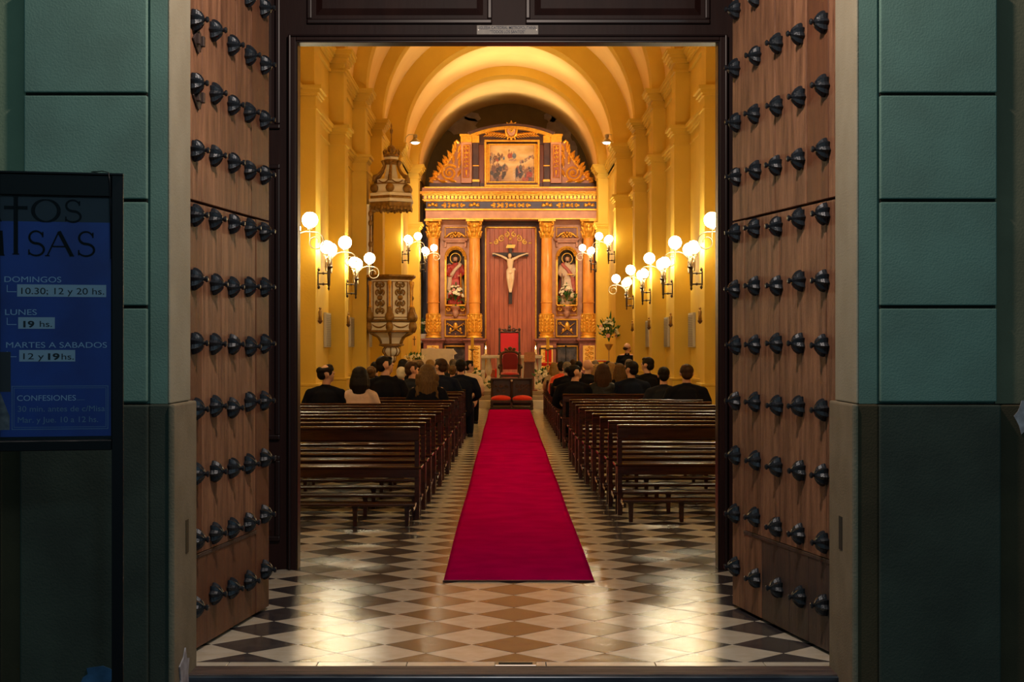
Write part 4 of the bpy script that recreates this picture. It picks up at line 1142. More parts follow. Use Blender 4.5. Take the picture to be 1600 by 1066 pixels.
# centre planks
xs = [758 + (838-758)*i/11 for i in range(12)]
for a, b in zip(xs[:-1], xs[1:]):
    MB().box(lx(a)+.003, lx(b)-.003, .40, .45+rnd.uniform(0, .004), 0, lz(347)).build('plank', 'centre_plank', ap, bevel=.003)
pbox('centre_backing', 'retable_dark', 752, 845, 340, 600, .451, .75)
B = MB()
for x0, x1 in ((757.3, 759.6), (836.6, 838.9)): B.box(lx(x0), lx(x1), .33, .40, .0, lz(353))
B.box(lx(757.3), lx(838.9), .33, .40, lz(355.2), lz(353)); B.build('gold_frame', 'gold', ap, bevel=.008)
pbox('frame_head', 'retable_dark', 752, 845, 346, 353, .30, .42)
pbox('frame_side', 'retable_dark', 752, 757.3, 346, 600, .28, .42); pbox('frame_side', 'retable_dark', 838.9, 845, 346, 600, .28, .42)
# gold relief over the cross
B = MB()
for sx in (-1, 1):
    for (ox, oz, r0, tn) in ((.12, .22, .09, 1.2), (.28, .08, .10, -1.2), (.47, -.02, .09, 1.2)):
        P = spiral((ox*sx, oz), r0, .02, PI/2, tn*sx, 16, y=.375)
        B.tube(P, taper(len(P), .026, .012), 5)
    for (ox, oz, an) in ((.2, .12, .9), (.38, .02, -.5), (.56, -.06, .1), (.08, .1, 1.3)):
        leaf(B, (ox*sx, oz), an if sx > 0 else PI-an, .14, .06, .39, .02)
B.ball((0, .385, .08), .05, 8, 6)
o = B.build('gilt_garland', 'gold_flat', ap, smooth=True); o.location = (lx(797.5), 0, lz(376))
# side bays with arched niches
def bay(cx):
    x0, x1 = cx-24.5, cx+24.5
    nx0, nx1, ny0, nyb = cx-14.2, cx+14.2, 393, 476
    R = (lx(nx1)-lx(nx0))/2; cz_ = lz(ny0)-R*.0 - R + .12
    czx = lx(cx)
    za, zb = lz(535), lz(344)
    arch = [(czx + R*math.cos(PI*i/16), cz_ + R*math.sin(PI*i/16)) for i in range(17)]
    top = [(lx(x1), zb), (lx(x0), zb), (lx(x0), cz_)] + [(czx-R, cz_)] + list(reversed(arch))[1:] + [(lx(x1), cz_)]
    B = MB(); B.prism(top, .22, .30)
    B.box(lx(x0), czx-R, .22, .30, za, cz_); B.box(czx+R, lx(x1), .22, .30, za, cz_); B.box(czx-R, czx+R, .22, .30, za, lz(nyb))
    B.build('bay_board', 'retable_pink', ap)
    # niche shell
    B = MB(); n = 17; v = []
    for (x, z) in [(czx+R, lz(nyb))] + arch + [(czx-R, lz(nyb))]: v += [(x, .30, z), (x, .72, z)]
    f = [(2*i, 2*i+1, 2*i+3, 2*i+2) for i in range(n+1)]
    B.add(v, f); B.box(czx-R-.02, czx+R+.02, .70, .74, lz(nyb)-.02, cz_+R+.02); B.box(czx-R, czx+R, .30, .72, lz(nyb)-.03, lz(nyb))
    B.build('niche', 'niche_dark', ap, fix=False)
    P = [(czx+R+.02, .20, cz_-.1)] + [(czx + (R+.03)*math.cos(PI*i/16), .20, cz_ + (R+.03)*math.sin(PI*i/16)) for i in range(17)] + [(czx-R-.02, .20, cz_-.1)]
    B = MB().tube(P, .040, 6); B.box(czx-R-.06, czx-R+.0, .17, .23, lz(nyb), cz_-.08); B.box(czx+R, czx+R+.06, .17, .23, lz(nyb), cz_-.08)
    B.build('niche_frame', 'gold', ap, smooth=False)
    B = MB()
    for i in range(1, 16):
        a = PI*i/16; B.ball((czx+(R-.03)*math.cos(a), .24, cz_+(R-.03)*math.sin(a)), .028, 6, 5)
    B.build('niche_cusps', 'gold', ap, smooth=True)
    # upper panel, scrolled pediment, cornice
    pframe('panel_frame', 'gold', cx-17, cx+17, 354, 375, .14, .22, 1.6)
    pbox('panel', 'retable_wood', cx-15.5, cx+15.5, 355, 374, .19, .22)
    B = MB()
    for k, (a, b, oh) in enumerate(((376, 374, 3), (374.2, 372.2, 4.5), (378.5, 376, 0))): B.box(lx(cx-16-oh), lx(cx+16+oh), .02+.03*(3-oh/1.5)*.4, .22, lz(a), lz(b))
    B.box(lx(cx-17.5), lx(cx-14), .1, .22, lz(386), lz(378)); B.box(lx(cx+14), lx(cx+17.5), .1, .22, lz(386), lz(378))
    B.build('hood_cornice', 'retable_pink', ap, bevel=.012)
    B = MB()
    for sx in (-1, 1):
        P = [(lx(cx)+sx*q, .08, lz(372)+h) for q, h in ((.36, .02), (.28, .06), (.20, .13), (.10, .18), (.04, .17))]
        B.tube(P, [.03, .032, .035, .03, .02], 6)
        P = spiral((lx(cx)+sx*.12, lz(372)+.07), .06, .015, 0, 1.2*sx, 12, y=.07); B.tube(P, .016, 5)
        leaf(B, (lx(cx), lz(372)+.05), PI/2+sx*.7, .16, .07, .08, .02)
    B.ball((lx(cx), .07, lz(372)+.06), .05, 8, 6); leaf(B, (lx(cx), lz(372)+.12), PI/2, .12, .08, .08, .02)
    B.build('pediment_relief', 'gold', ap, smooth=True)
    # bracket below the niche
    pframe('panel_frame', 'gold', cx-16.5, cx+16.5, 478, 493, .16, .22, 1.5)
    B = MB().box(lx(cx-16), lx(cx+16), -.12, .22, lz(478.5), lz(476))
    B.build('niche_shelf', 'gold', ap, bevel=.01)
    B = MB().lathe([(.02, lz(497)), (.07, lz(494)), (.11, lz(488)), (.09, lz(485)), (.20, lz(481)), (.24, lz(478.5))], (lx(cx), .1, 0), 10)
    B.build('corbel', 'retable_pink', ap, smooth=True)
    B = MB()
    for sx in (-1, 1): P = spiral((lx(cx)+sx*.22, lz(483)), .075, .02, PI/2, -1.3*sx, 16, y=.02); B.tube(P, taper(len(P), .03, .014), 6)
    B.build('corbel_scroll', 'gold', ap, smooth=True)
    # emblem panel
    pframe('panel_frame', 'gold', cx-17.5, cx+17.5, 498, 527, .14, .22, 2.6)
    pbox('panel', 'retable_dark', cx-15, cx+15, 500, 525, .18, .221)
    pframe('panel_frame', 'gold', cx-17.5, cx+17.5, 540, 590, .10, .26, 2.2)
    pbox('panel', 'dark_marble', cx-15.3, cx+15.3, 542, 588, .2, .252)
bay(711.5); bay(886)
# emblems: crossed keys under a tiara, crossed crozier and staff under a mitre
def emblem(cx, kind):
    X, Z = lx(cx), lz(513); y = .15; B = MB()
    def bar(a, b, r=.018): B.tube([(X+a[0], y, Z+a[1]), (X+b[0], y, Z+b[1])], r, 6)
    if kind == 'keys':
        for sx in (-1, 1):
            bar((sx*-.05, -.06), (sx*.27, .17))
            for q in (.20, .25): bar((sx*q, .10+(q-.2)*.8), (sx*(q+.035), .065+(q-.2)*.8), .016)
            B.ball((X+sx*.16, y, Z-.05), .055, 8, 6, (.8, .4, 1.3)); B.ball((X+sx*.19, y, Z-.15), .045, 8, 6, (1, .4, .6))
            bar((sx*.02, -.03), (sx*.16, -.12))
        B.lathe([(.06, -.06), (.085, .0), (.08, .04), (.085, .05), (.07, .09), (.075, .10), (.045, .14), (.02, .17)], (X, y, Z+.02), 10, sy=.5); B.ball((X, y, Z-.18), .022, 6, 5)
    else:
        for sx in (-1, 1):
            bar((sx*-.20, -.17), (sx*.24, .17)); B.ball((X+sx*.13, y, Z-.07), .05, 8, 6, (.8, .4, 1.4))
        P = spiral((X-.24, Z+.15), .05, .015, 0, 1.2, 12, y=y); B.tube(P, .016, 5)
        B.lathe([(.05, -.07), (.08, .0), (.085, .06), (.06, .13), (.015, .19)], (X, y, Z+.03), 10, sy=.5); B.ball((X, y, Z-.18), .022, 6, 5)
        bar((-.08, -.02), (.08, -.02), .022)
    B.build('gilt_emblem', 'gold', ap, smooth=True)
emblem(711.5, 'keys'); emblem(886.5, 'mitre')
# columns
def column(cx):
    q = D/F; X = lx(cx, 48.75); y = -.22
    B = MB().lathe([(r*q, lz(yy)) for r, yy in ((8.6, 491), (8.6, 474), (9.6, 473.6), (9.6, 472.4), (8.7, 472), (8.8, 440), (8.6, 400), (8.2, 373))], (X, y, 0), 24)
    c = B.build('column', 'marble_col', ap, auto=.7)
    B = MB().lathe([(r*q, lz(yy)) for r, yy in ((9.3, 521.5), (10.8, 519), (11.0, 514), (10.4, 500), (10.0, 492.5), (11.2, 492), (11.2, 490.3), (9, 490))], (X, y, 0), 24)
    sl = B.build('column_sleeve', 'gold', c, auto=.7)
    B = MB()
    for k in range(7):
        a = -PI/2 + (k-3)*.52; rr = 10.6*q
        m = Matrix.Translation((X+rr*math.cos(a), y+rr*math.sin(a), lz(520))) @ Matrix.Rotation(a+PI/2, 4, 'Z')
        acanthus(B, (0, .02), PI/2, .44, .17, .0, .03, 4, m)
    B.build('acanthus_leaves', 'gold', c, smooth=False)
    B = MB().lathe([(r*q, lz(yy)) for r, yy in ((12.3, 528.5), (12.5, 527), (12.0, 526), (10.5, 525.5), (10.3, 524.5), (11.5, 523.5), (11.6, 522), (9.6, 521.4))], (X, y, 0), 20)
    B.build('column_base', 'gold', c, auto=.7)
    B = MB().lathe([(r*q, lz(yy)) for r, yy in ((8.2, 373.5), (9.8, 373), (9.8, 371.8), (8.2, 371), (8.0, 362), (9.0, 354), (11.5, 349.5))], (X, y, 0), 16)
    for row, (z0, ln, od) in enumerate(((371, .17, .0), (365, .19, .25))):
        for k in range(8):
            a = 2*PI*(k+od*2)/8
            c_, s_ = math.cos(a), math.sin(a)
            P = [(X+c_*r_, y+s_*r_, lz(z0)+h) for r_, h in ((.175, 0), (.18, ln*.5), (.205, ln*.85), (.245, ln), (.25, ln*.85))]
            B.tube(P, [.045, .05, .04, .03, .012], 6, flat=.6)
    for sx in (-1, 1):
        for sy in (-1, 1):
            P = spiral((0, 0), .075, .02, PI/2, -1.1, 14); a = math.atan2(sy, sx)
            m = Matrix.Translation((X+math.cos(a)*.24, y+math.sin(a)*.24, lz(350.5))) @ Matrix.Rotation(a, 4, 'Z'); B.tube(P, taper(15, .03, .016), 6, m)
    B.ball((X, y-.24, lz(354)), .06, 8, 6, (1, .6, 1.2))
    B.build('capital', 'gold', c, smooth=True)
    MB().prism([(X-.27, y-.27), (X, y-.22), (X+.27, y-.27), (X+.22, y), (X+.27, y+.27), (X-.27, y+.27), (X-.22, y)], lz(347.5), lz(344.5), 'z').build('abacus', 'gold', c)
    # pedestal
    MB().box(X-.30, X+.30, y-.30, .5, 0, lz(535)).build('pedestal', 'retable_wood', ap, bevel=.01)
    B = MB()
    for a, b, oh in ((536.5, 534.5, .02), (534.5, 532.5, .05), (532.5, 529.5, .09), (590, 584, .05)): B.box(X-.30-oh, X+.30+oh, y-.30-oh, .5, lz(a), lz(b))
    B.build('pedestal_moulding', 'retable_wood', ap, bevel=.01)
    MB().box(X-.25, X+.25, y-.27, .4, lz(529.5), lz(528.3)).build('plinth_block', 'slate_wall', ap)
    MB().box(X-.19, X+.19, y-.325, y-.295, lz(578), lz(540)).build('gilt_panel', 'gold_flat' if cx != 854 else 'retable_dark', ap, bevel=.01)
    B = MB()
    for z in (545, 552, 559, 566, 573):
        for sx in (-1, 1):
            P = spiral((X+sx*.075, lz(z)), .06, .015, 0, 1.2*sx, 12, y=y-.34); B.tube(P, .016, 5)
        leaf(B, (X, lz(z)), PI/2, .12, .07, y-.33, .025)
    B.build('pedestal_relief', 'gold', ap, smooth=True)
for cx in (677, 741.5, 854.2, 919.5): column(cx)
for a, b in ((689, 729), (867, 907)):
    B = MB()
    for c, d_, oh in ((536.5, 534.5, .0), (534.5, 532.5, .03), (532.5, 529.5, .06)): B.box(lx(a), lx(b), .18-oh, .5, lz(c), lz(d_))
    B.build('dado_moulding', 'retable_wood', ap)
# entablature
pbox('architrave', 'retable_pink', 666, 933, 331, 344.5, -.45, 1.2, bevel=.01)
pbox('architrave_moulding', 'gold', 665, 934, 328.3, 331.2, -.52, 1.2, bevel=.012)
pbox('architrave_lower_bead', 'gold', 666, 933, 343, 344.4, -.47, 1.2)
pbox('frieze', 'frieze_blue', 667, 932, 317, 328.4, -.42, 1.2)
B = MB()
for (a, b, oh) in ((317, 315.5, .04), (315.6, 313.8, .08)): B.box(lx(665)-oh, lx(934)+oh, -.46-oh, 1.2, lz(a), lz(b))
B.build('bed_moulding', 'gold', ap, bevel=.008)
pbox('dentil_band', 'retable_wood', 662, 937, 308.5, 313.8, -.55, 1.2)
B = MB()
n = 46
for i in range(n):
    x = 663.5 + (935.5-663.5)*(i+.5)/n; B.box(lx(x-2.0), lx(x+2.0), -.64, -.54, lz(313.6), lz(308.8))
B.build('dentils', 'gold', ap)['kind'] = 'stuff'
B = MB()
for (a, b, oh) in ((308.8, 306.5, .02), (306.6, 304.6, .10), (304.7, 303, .16)): B.box(lx(662)-oh, lx(937)+oh, -.64-oh, 1.2, lz(a), lz(b))
B.build('cornice', 'gold', ap, bevel=.012)
B = MB().ramp([(-.78, lz(303)), (-.80, lz(302)), (-.55, lz(298.5)), (-.55, lz(296)), (1.2, lz(296)), (1.2, lz(303))], lx(661), lx(938))
B.build('cornice_slope', 'retable_pink', ap)
pbox('cornice_top', 'gold', 664, 935, 294.6, 297, -.58, 1.2, bevel=.01)
# frieze ornaments
def cherub(cx, z=322.6):
    B = MB(); X, Z = lx(cx), lz(z)
    B.ball((X, -.47, Z+.03), .055, 10, 8)
    for sx in (-1, 1):
        for k in range(3): leaf(B, (X+sx*.03, Z-.02), (PI/2 - sx*(1.0+.32*k)), .16, .06, -.45, .03)
    B.build('cherub', 'gold', ap, smooth=True)
for cx in (677, 741.5, 854.2, 919.5): cherub(cx)
def friezeknot(cx, w_):
    B = MB(); X, Z = lx(cx), lz(322.7)
    B.ball((X, -.44, Z), .06, 8, 6, (1.3, .6, 1))
    for sx in (-1, 1):
        k = 0
        q = .09
        while q < w_:
            for sz in (-1, 1):
                P = spiral((X+sx*(q+.04), Z+sz*.035), .045, .012, PI, 1.1*sx*sz, 10, y=-.44); B.tube(P, .013, 5)
                leaf(B, (X+sx*q, Z), (0 if sx > 0 else PI) + sz*.7, .10, .04, -.43, .02)
            if k % 2 == 1: B.ball((X+sx*(q+.10), -.44, Z), .045, 8, 6, (1.4, .5, .9))
            q += .13; k += 1
    B.build('frieze_relief', 'gold', ap, smooth=True)
friezeknot(709, .24); friezeknot(886.5, .24); friezeknot(798, .60)
# attic storey
pbox('attic_block', 'retable_wood', 733, 866, 212, 295, .15, .6)
pbox('attic_base', 'retable_dark', 671, 929, 286, 295, .02, 1.1)
def attic_side(s):
    f = lambda x: 798.8 + s*(x)            # x in px from the centre line
    def bb(name, m, a, b, y0, y1, ya, yb, bevel=.008):
        xa, xb = sorted((f(a), f(b))); return pbox(name, m, xa, xb, y0, y1, ya, yb, bevel=bevel)
    # dark columns flanking the painting
    bb('attic_pilaster', 'retable_dark', 51, 59.5, 223, 282, .0, .2); bb('attic_pilaster_base', 'gold', 49.5, 61, 280.5, 284.5, -.05, .2)
    bb('attic_pilaster_ring', 'gold', 50.3, 60.2, 258, 260, -.03, .2)
    bb('attic_capital', 'gold', 50, 61, 212, 223, -.05, .2); bb('attic_pilaster_foot', 'retable_dark', 49.5, 61, 284.5, 295, -.06, .2)
    # pilaster with red arabesque panel
    bb('wing_pilaster', 'retable_pink', 61.5, 78.5, 222, 288, .02, .3); bb('wing_panel', 'red_cloth' if 0 else 'centre_plank', 66, 74.5, 228, 277, .0, .03)
    xa, xb = sorted((f(65), f(75.5))); pframe('wing_panel_frame', 'gold', xa, xb, 227, 278, -.02, .03, 1.1)
    bb('wing_capital', 'gold', 61.5, 79, 212.5, 222, -.02, .3); bb('wing_cornice', 'gold', 60, 80.5, 209.5, 212.5, -.06, .32)
    B = MB(); X = lx(f(70.2))
    for z in (232, 239, 246, 253, 260):
        for sx in (-1, 1): P = spiral((X+sx*.035, lz(z)), .035, .01, 0, 1.2*sx, 9, y=-.012); B.tube(P, .011, 5)
        leaf(B, (X, lz(z)), PI/2, .10, .05, -.01, .02)
    B.lathe([(.01, lz(276)), (.03, lz(272)), (.045, lz(267)), (.02, lz(265))], (X, -.01, 0), 8)
    B.build('arabesque', 'gold', ap, smooth=True)
    # scrolled wing
    out = [(79, 224), (83, 219), (88, 221), (87, 232), (94, 240), (99, 252), (109, 258), (113, 270), (119, 274), (127, 279), (126, 286), (79, 286)]
    P = [(lx(f(a)), lz(b)) for a, b in out]
    MB().prism(P, .10, .22).build('scroll_wing', 'retable_pink', ap)
    B = MB()
    C = [(127, 283), (121, 279), (116, 283), (118, 286)]
    rim = [(82, 223), (85.5, 219.5), (88, 222), (87, 230), (90, 238), (96, 247), (101, 256), (108, 262), (113, 271), (119, 276), (125, 279), (127, 283), (122, 285)]
    B.tube([(lx(f(a)), .07, lz(b)) for a, b in rim], .045, 6)
    P = spiral((lx(f(97)), lz(270)), .27, .05, PI*.2, 1.9*(-s), 40, y=.06); B.tube(P, taper(len(P), .05, .03), 6)
    B.ball((lx(f(97)), .05, lz(270)), .06, 8, 6)
    for (a, b, an, ln) in ((83, 238, 1.9, .3), (84, 248, 2.0, .3), (87, 236, 1.2, .26), (90, 241, 1.5, .26), (92, 246, .95, .30), (95, 250, 1.3, .28), (98, 253, .9, .30), (102, 258, 1.1, .26), (106, 262, .8, .28), (110, 268, 1.0, .24), (113, 273, .65, .24), (117, 277, .9, .2),
                           (82, 262, 1.7, .4), (84, 276, 2.0, .3), (112, 280, .2, .3), (90, 256, 1.5, .35), (104, 266, .9, .3), (118, 281, .3, .24), (86, 284, .3, .3), (100, 284, .15, .3)):
        # angle given for the right wing, mirrored on the left
        A = an if s > 0 else PI - an
        leaf(B, (lx(f(a)), lz(b)), A, ln, .11, .06, .05)
        B.tube([(lx(f(a)), .05, lz(b)), (lx(f(a))+math.cos(A)*ln*.6, .03, lz(b)+math.sin(A)*ln*.6)], [.03, .012], 5)
    B.build('wing_relief', 'gold', ap, smooth=False)
attic_side(-1); attic_side(1)
# segmental pediment with medallion and palm fronds
def segm(y, rise, x0, x1, n=24):
    return [(x0 + (x1-x0)*i/n, y - rise*(1 - (2*i/n-1)**2)) for i in range(n+1)]
up = segm(210.5, 12.5, 737, 861); lo = segm(214.5, 12.0, 739, 859)
MB().prism([(lx(a), lz(b)) for a, b in up] + [(lx(a), lz(b)) for a, b in reversed(lo)], -.18, .5).build('segmental_cornice', 'gold', ap)
up2 = segm(208, 13.5, 731, 867); lo2 = segm(211, 12.8, 734, 864)
MB().prism([(lx(a), lz(b)) for a, b in up2] + [(lx(a), lz(b)) for a, b in reversed(lo2)], -.22, .5).build('segmental_cap', 'retable_dark', ap)
MB().prism([(lx(a), lz(b)) for a, b in lo] + [(lx(861), lz(225)), (lx(737), lz(225))], .05, .4).build('tympanum', 'retable_dark', ap)
B = MB()
for s in (-1, 1):
    X0_, Z0_ = lx(799), lz(212)
    P = [(X0_+s*q, .0, Z0_+h) for q, h in ((.05, -.02), (.25, .03), (.5, .06), (.75, .05))]; B.tube(P, taper(4, .03, .012), 5)
    for i in range(9):
        q = .12+.08*i; h = .0+.06*min(1, q/.5)
        for sd in (1, -1):
            an = sd*.55; leaf(B, (X0_+s*q, Z0_+h-.01), an if s > 0 else PI-an, .17, .045, .02, .03)
B.build('palm_fronds', 'gold', ap)
B = MB().ball((lx(798.8), -.12, lz(205)), .15, 14, 10, (1, .45, 1.25)); B.build('medallion', 'retable_pink', ap, smooth=True)
B = MB()
P = [(lx(798.8)+.17*math.cos(a), -.13, lz(205)+.22*math.sin(a)) for a in [2*PI*i/20 for i in range(20)]]; B.tube(P, .035, 6, closed=True)
for an in (PI/2, PI/2+.6, PI/2-.6, -PI/2, -PI/2-.5, -PI/2+.5): leaf(B, (lx(798.8)+.13*math.cos(an), lz(205)+.18*math.sin(an)), an, .15, .08, -.13, .04)
P = spiral((lx(798.8), lz(205)), .08, .02, 0, 1.6, 16, y=-.20); B.tube(P, .018, 5)
B.build('medallion_frame', 'gold', ap, smooth=True)

# painting
pt = empty('painting', (px(800, 49.1), 49.12, pz(255.5, 49.1)), 0, 'gilt framed painting of crowded figures under golden clouds, high in the altarpiece', 'painting')
PW, PH = 35*49.1/F, 28.5*49.1/F
B = MB()
for k, (o_, t_, ya, yb) in enumerate(((.165, .065, -.12, .02), (.10, .055, -.07, .02), (.045, .05, -.10, .02))):
    X, Z = PW+o_, PH+o_
    for a, b, c, e in ((-X, X, Z-t_, Z), (-X, X, -Z, -Z+t_), (-X, -X+t_, -Z+t_, Z-t_), (X-t_, X, -Z+t_, Z-t_)): B.box(a, b, ya, yb, c, e)
B.build('gilt_frame', 'gold', pt, bevel=.012)
def canvas():
    nx, ny = 110, 88
    vs = [(-PW+2*PW*i/nx, 0, -PH+2*PH*j/ny) for j in range(ny+1) for i in range(nx+1)]
    fs = [(j*(nx+1)+i, j*(nx+1)+i+1, (j+1)*(nx+1)+i+1, (j+1)*(nx+1)+i) for j in range(ny) for i in range(nx)]
    r = random.Random(11)
    blobs = []
    def fig(x, z, h, c, lean=0):
        blobs.append((x, z, h*.5, h, c)); blobs.append((x+lean, z+h*1.0, h*.2, h*.22, (.62, .36, .22)))
    for _ in range(32): fig(r.uniform(-.98, -.55), r.uniform(.05, .5), r.uniform(.08, .13), r.choice([(.25,.10,.05), (.14,.22,.35), (.55,.12,.08), (.12,.09,.08), (.6,.4,.25)]))
    for _ in range(5): fig(r.uniform(-.55, -.36), r.uniform(.25, .5), .10, r.choice([(.5,.12,.08), (.15,.25,.42), (.3,.13,.08)]))
    for _ in range(30):
        x = r.uniform(.35, .98); fig(x, .02+.5*(x-.3)+r.uniform(-.05, .1), r.uniform(.06, .09), r.choice([(.13,.12,.14), (.10,.14,.25), (.6,.42,.3), (.45,.18,.1), (.55,.36,.22)]))
    for _ in range(60): fig(r.uniform(-.98, -.25), r.uniform(-.9, -.15)-.0, r.uniform(.12, .2), r.choice([(.10,.07,.06), (.06,.05,.06), (.30,.15,.10), (.42,.22,.13), (.08,.08,.11), (.25,.12,.09)]))
    for _ in range(44): fig(r.uniform(.2, .98), r.uniform(-.9, -.2), r.uniform(.12, .2), r.choice([(.05,.05,.08), (.45,.22,.12), (.12,.11,.14), (.52,.10,.07), (.6,.42,.27), (.3,.15,.1)]))
    blobs += [(-.12, .42, .09, .16, (.45,.07,.05)), (-.03, .44, .07, .16, (.55,.10,.06)), (.10, .42, .10, .17, (.13,.20,.32)), (-.13, .68, .018, .13, (.25,.08,.04)), (-.13, .72, .05, .02, (.25,.08,.04)),
              (-.03, .62, .04, .05, (.62,.36,.22)), (.08, .62, .04, .05, (.62,.36,.22)), (.03, .19, .2, .07, (.65,.36,.24)), (.1, -.55, .07, .35, (.80,.60,.36)), (.22, -.5, .08, .3, (.05,.05,.09)), (.78, -.6, .16, .18, (.52,.08,.05))]
    cols = []
    for (X, _, Z) in vs:
        u, v = X/PW, Z/PH
        cl = noise.noise(Vector((u*2.2, v*3.5, 1)))*.5 + noise.noise(Vector((u*5, v*8, 2)))*.25
        c = [.78+cl*.3, .52+cl*.3, .22+cl*.25]
        band = math.exp(-((v + .08 - .45*u*u)/.10)**2)
        c = [c[k]+(((.86, .68, .36)[k])-c[k])*band*.8 for k in range(3)]
        if v < -.15:
            q = min(1, (-.15-v)*1.4)*(.35+.65*min(1, abs(u)*1.6)); c = [c[k]*(1-q)+(.30, .16, .10)[k]*q for k in range(3)]
        for (bx, bz, rx, rz, bc) in blobs:
            dd = ((u-bx)/rx)**2 + ((v-bz)/rz)**2
            if dd < 1:
                a = min(1, (1-dd)*3)*.92; sh_ = .8+.5*noise.noise(Vector((u*14, v*14, 3)))
                c = [c[k]*(1-a)+bc[k]*a*sh_ for k in range(3)]
        cols.append(c)
    me = bpy.data.meshes.new('canvas'); me.from_pydata(vs, [], fs)
    at = me.color_attributes.new('paint', 'FLOAT_COLOR', 'POINT')
    flat = []
    for c in cols: flat += [max(0, c[0]), max(0, c[1]), max(0, c[2]), 1]
    at.data.foreach_set('color', flat)
    m = mat('canvas_paint', (.5,.3,.2), .45); nt = m.node_tree; a = nt.nodes.new('ShaderNodeVertexColor'); a.layer_name = 'paint'
    nt.links.new(a.outputs['Color'], nt.nodes['Principled BSDF'].inputs['Base Color'])
    me.materials.append(m); o = bpy.data.objects.new('canvas', me); COL.objects.link(o); o.parent = pt
canvas()

# crucifix
cz0 = pz(475, 49.1)
cr = empty('crucifix', (px(797.5, 49.25), 49.22, cz0), 0, 'large dark crucifix with pale carved figure on the red centre panel', 'crucifix')
q = 49.2/F
def zz(y): return (475-y)*q
B = MB().box(-.055, .055, 0, .06, 0, zz(381)); B.build('upright', 'cross_wood', cr, bevel=.006)
MB().box(-28*q, 28*q, -.012, .05, zz(400.5), zz(394.5)).build('crossbeam', 'cross_wood', cr, bevel=.006)
MB().prism([(-.15, zz(387.5)), (.13, zz(387.5)), (.17, zz(382.3)), (-.10, zz(382.3))], -.03, -.004).build('title_board', 'gold_flat', cr)
y_ = -.09
sh = [('t', [(0, y_, zz(400.8)), (0, y_, zz(407)), (-.01, y_, zz(413)), (0, y_, zz(419)), (0, y_-.01, zz(424))], [.045, .115, .10, .082, .105], .7),
      ('e', (-.02, y_-.06, zz(400.2)), (.062, .07, .085)), ('e', (-.025, y_-.12, zz(401)), (.015, .02, .02)), ('t', [(0, y_, zz(404)), (-.01, y_-.04, zz(401.5))], [.045, .045]),
      ('e', (0, y_, zz(423)), (.125, .085, .10))]
for s in (-1, 1):
    sh.append(('t', [(s*.09, y_, zz(405)), (s*.24, y_+.01, zz(401.5)), (s*.27, y_+.015, zz(400.5)), (s*.45, y_+.03, zz(397.5)), (s*.49, y_+.04, zz(396.8))], [.048, .038, .034, .026, .022], .9))
    sh.append(('e', (s*.525, y_+.045, zz(396.4)), (.045, .018, .026)))
    for f_ in range(4): sh.append(('t', [(s*.55, y_+.04, zz(396.4)+(f_-1.5)*.013), (s*.585, y_+.02, zz(396.2)+(f_-1.5)*.015)], [.008, .007]))
    sh.append(('t', [(s*.06, y_, zz(424)), (s*.065, y_-.06, zz(436)), (s*.045, y_-.01, zz(445)), (s*.03, y_, zz(452))], [.078, .062, .052, .034]))
    sh.append(('t', [(s*.03, y_, zz(452)), (s*.02, y_-.06, zz(456.5))], [.034, .024]))
c = sculpt('corpus', sh, .0125, 1, 'corpus', cr)
sculpt('hair', [('e', (-.02, y_-.03, zz(399)), (.068, .07, .075)), ('e', (.03, y_-.04, zz(402.5)), (.03, .03, .05)), ('e', (-.075, y_-.04, zz(402.5)), (.03, .03, .05))], .012, 1, 'hair_brown', c)
sculpt('loincloth', [('e', (0, y_, zz(423)), (.135, .10, .075)), ('e', (.12, y_-.03, zz(421)), (.05, .04, .05)), ('e', (0, y_-.02, zz(426)), (.11, .09, .06))], .012, 1, 'corpus', c)

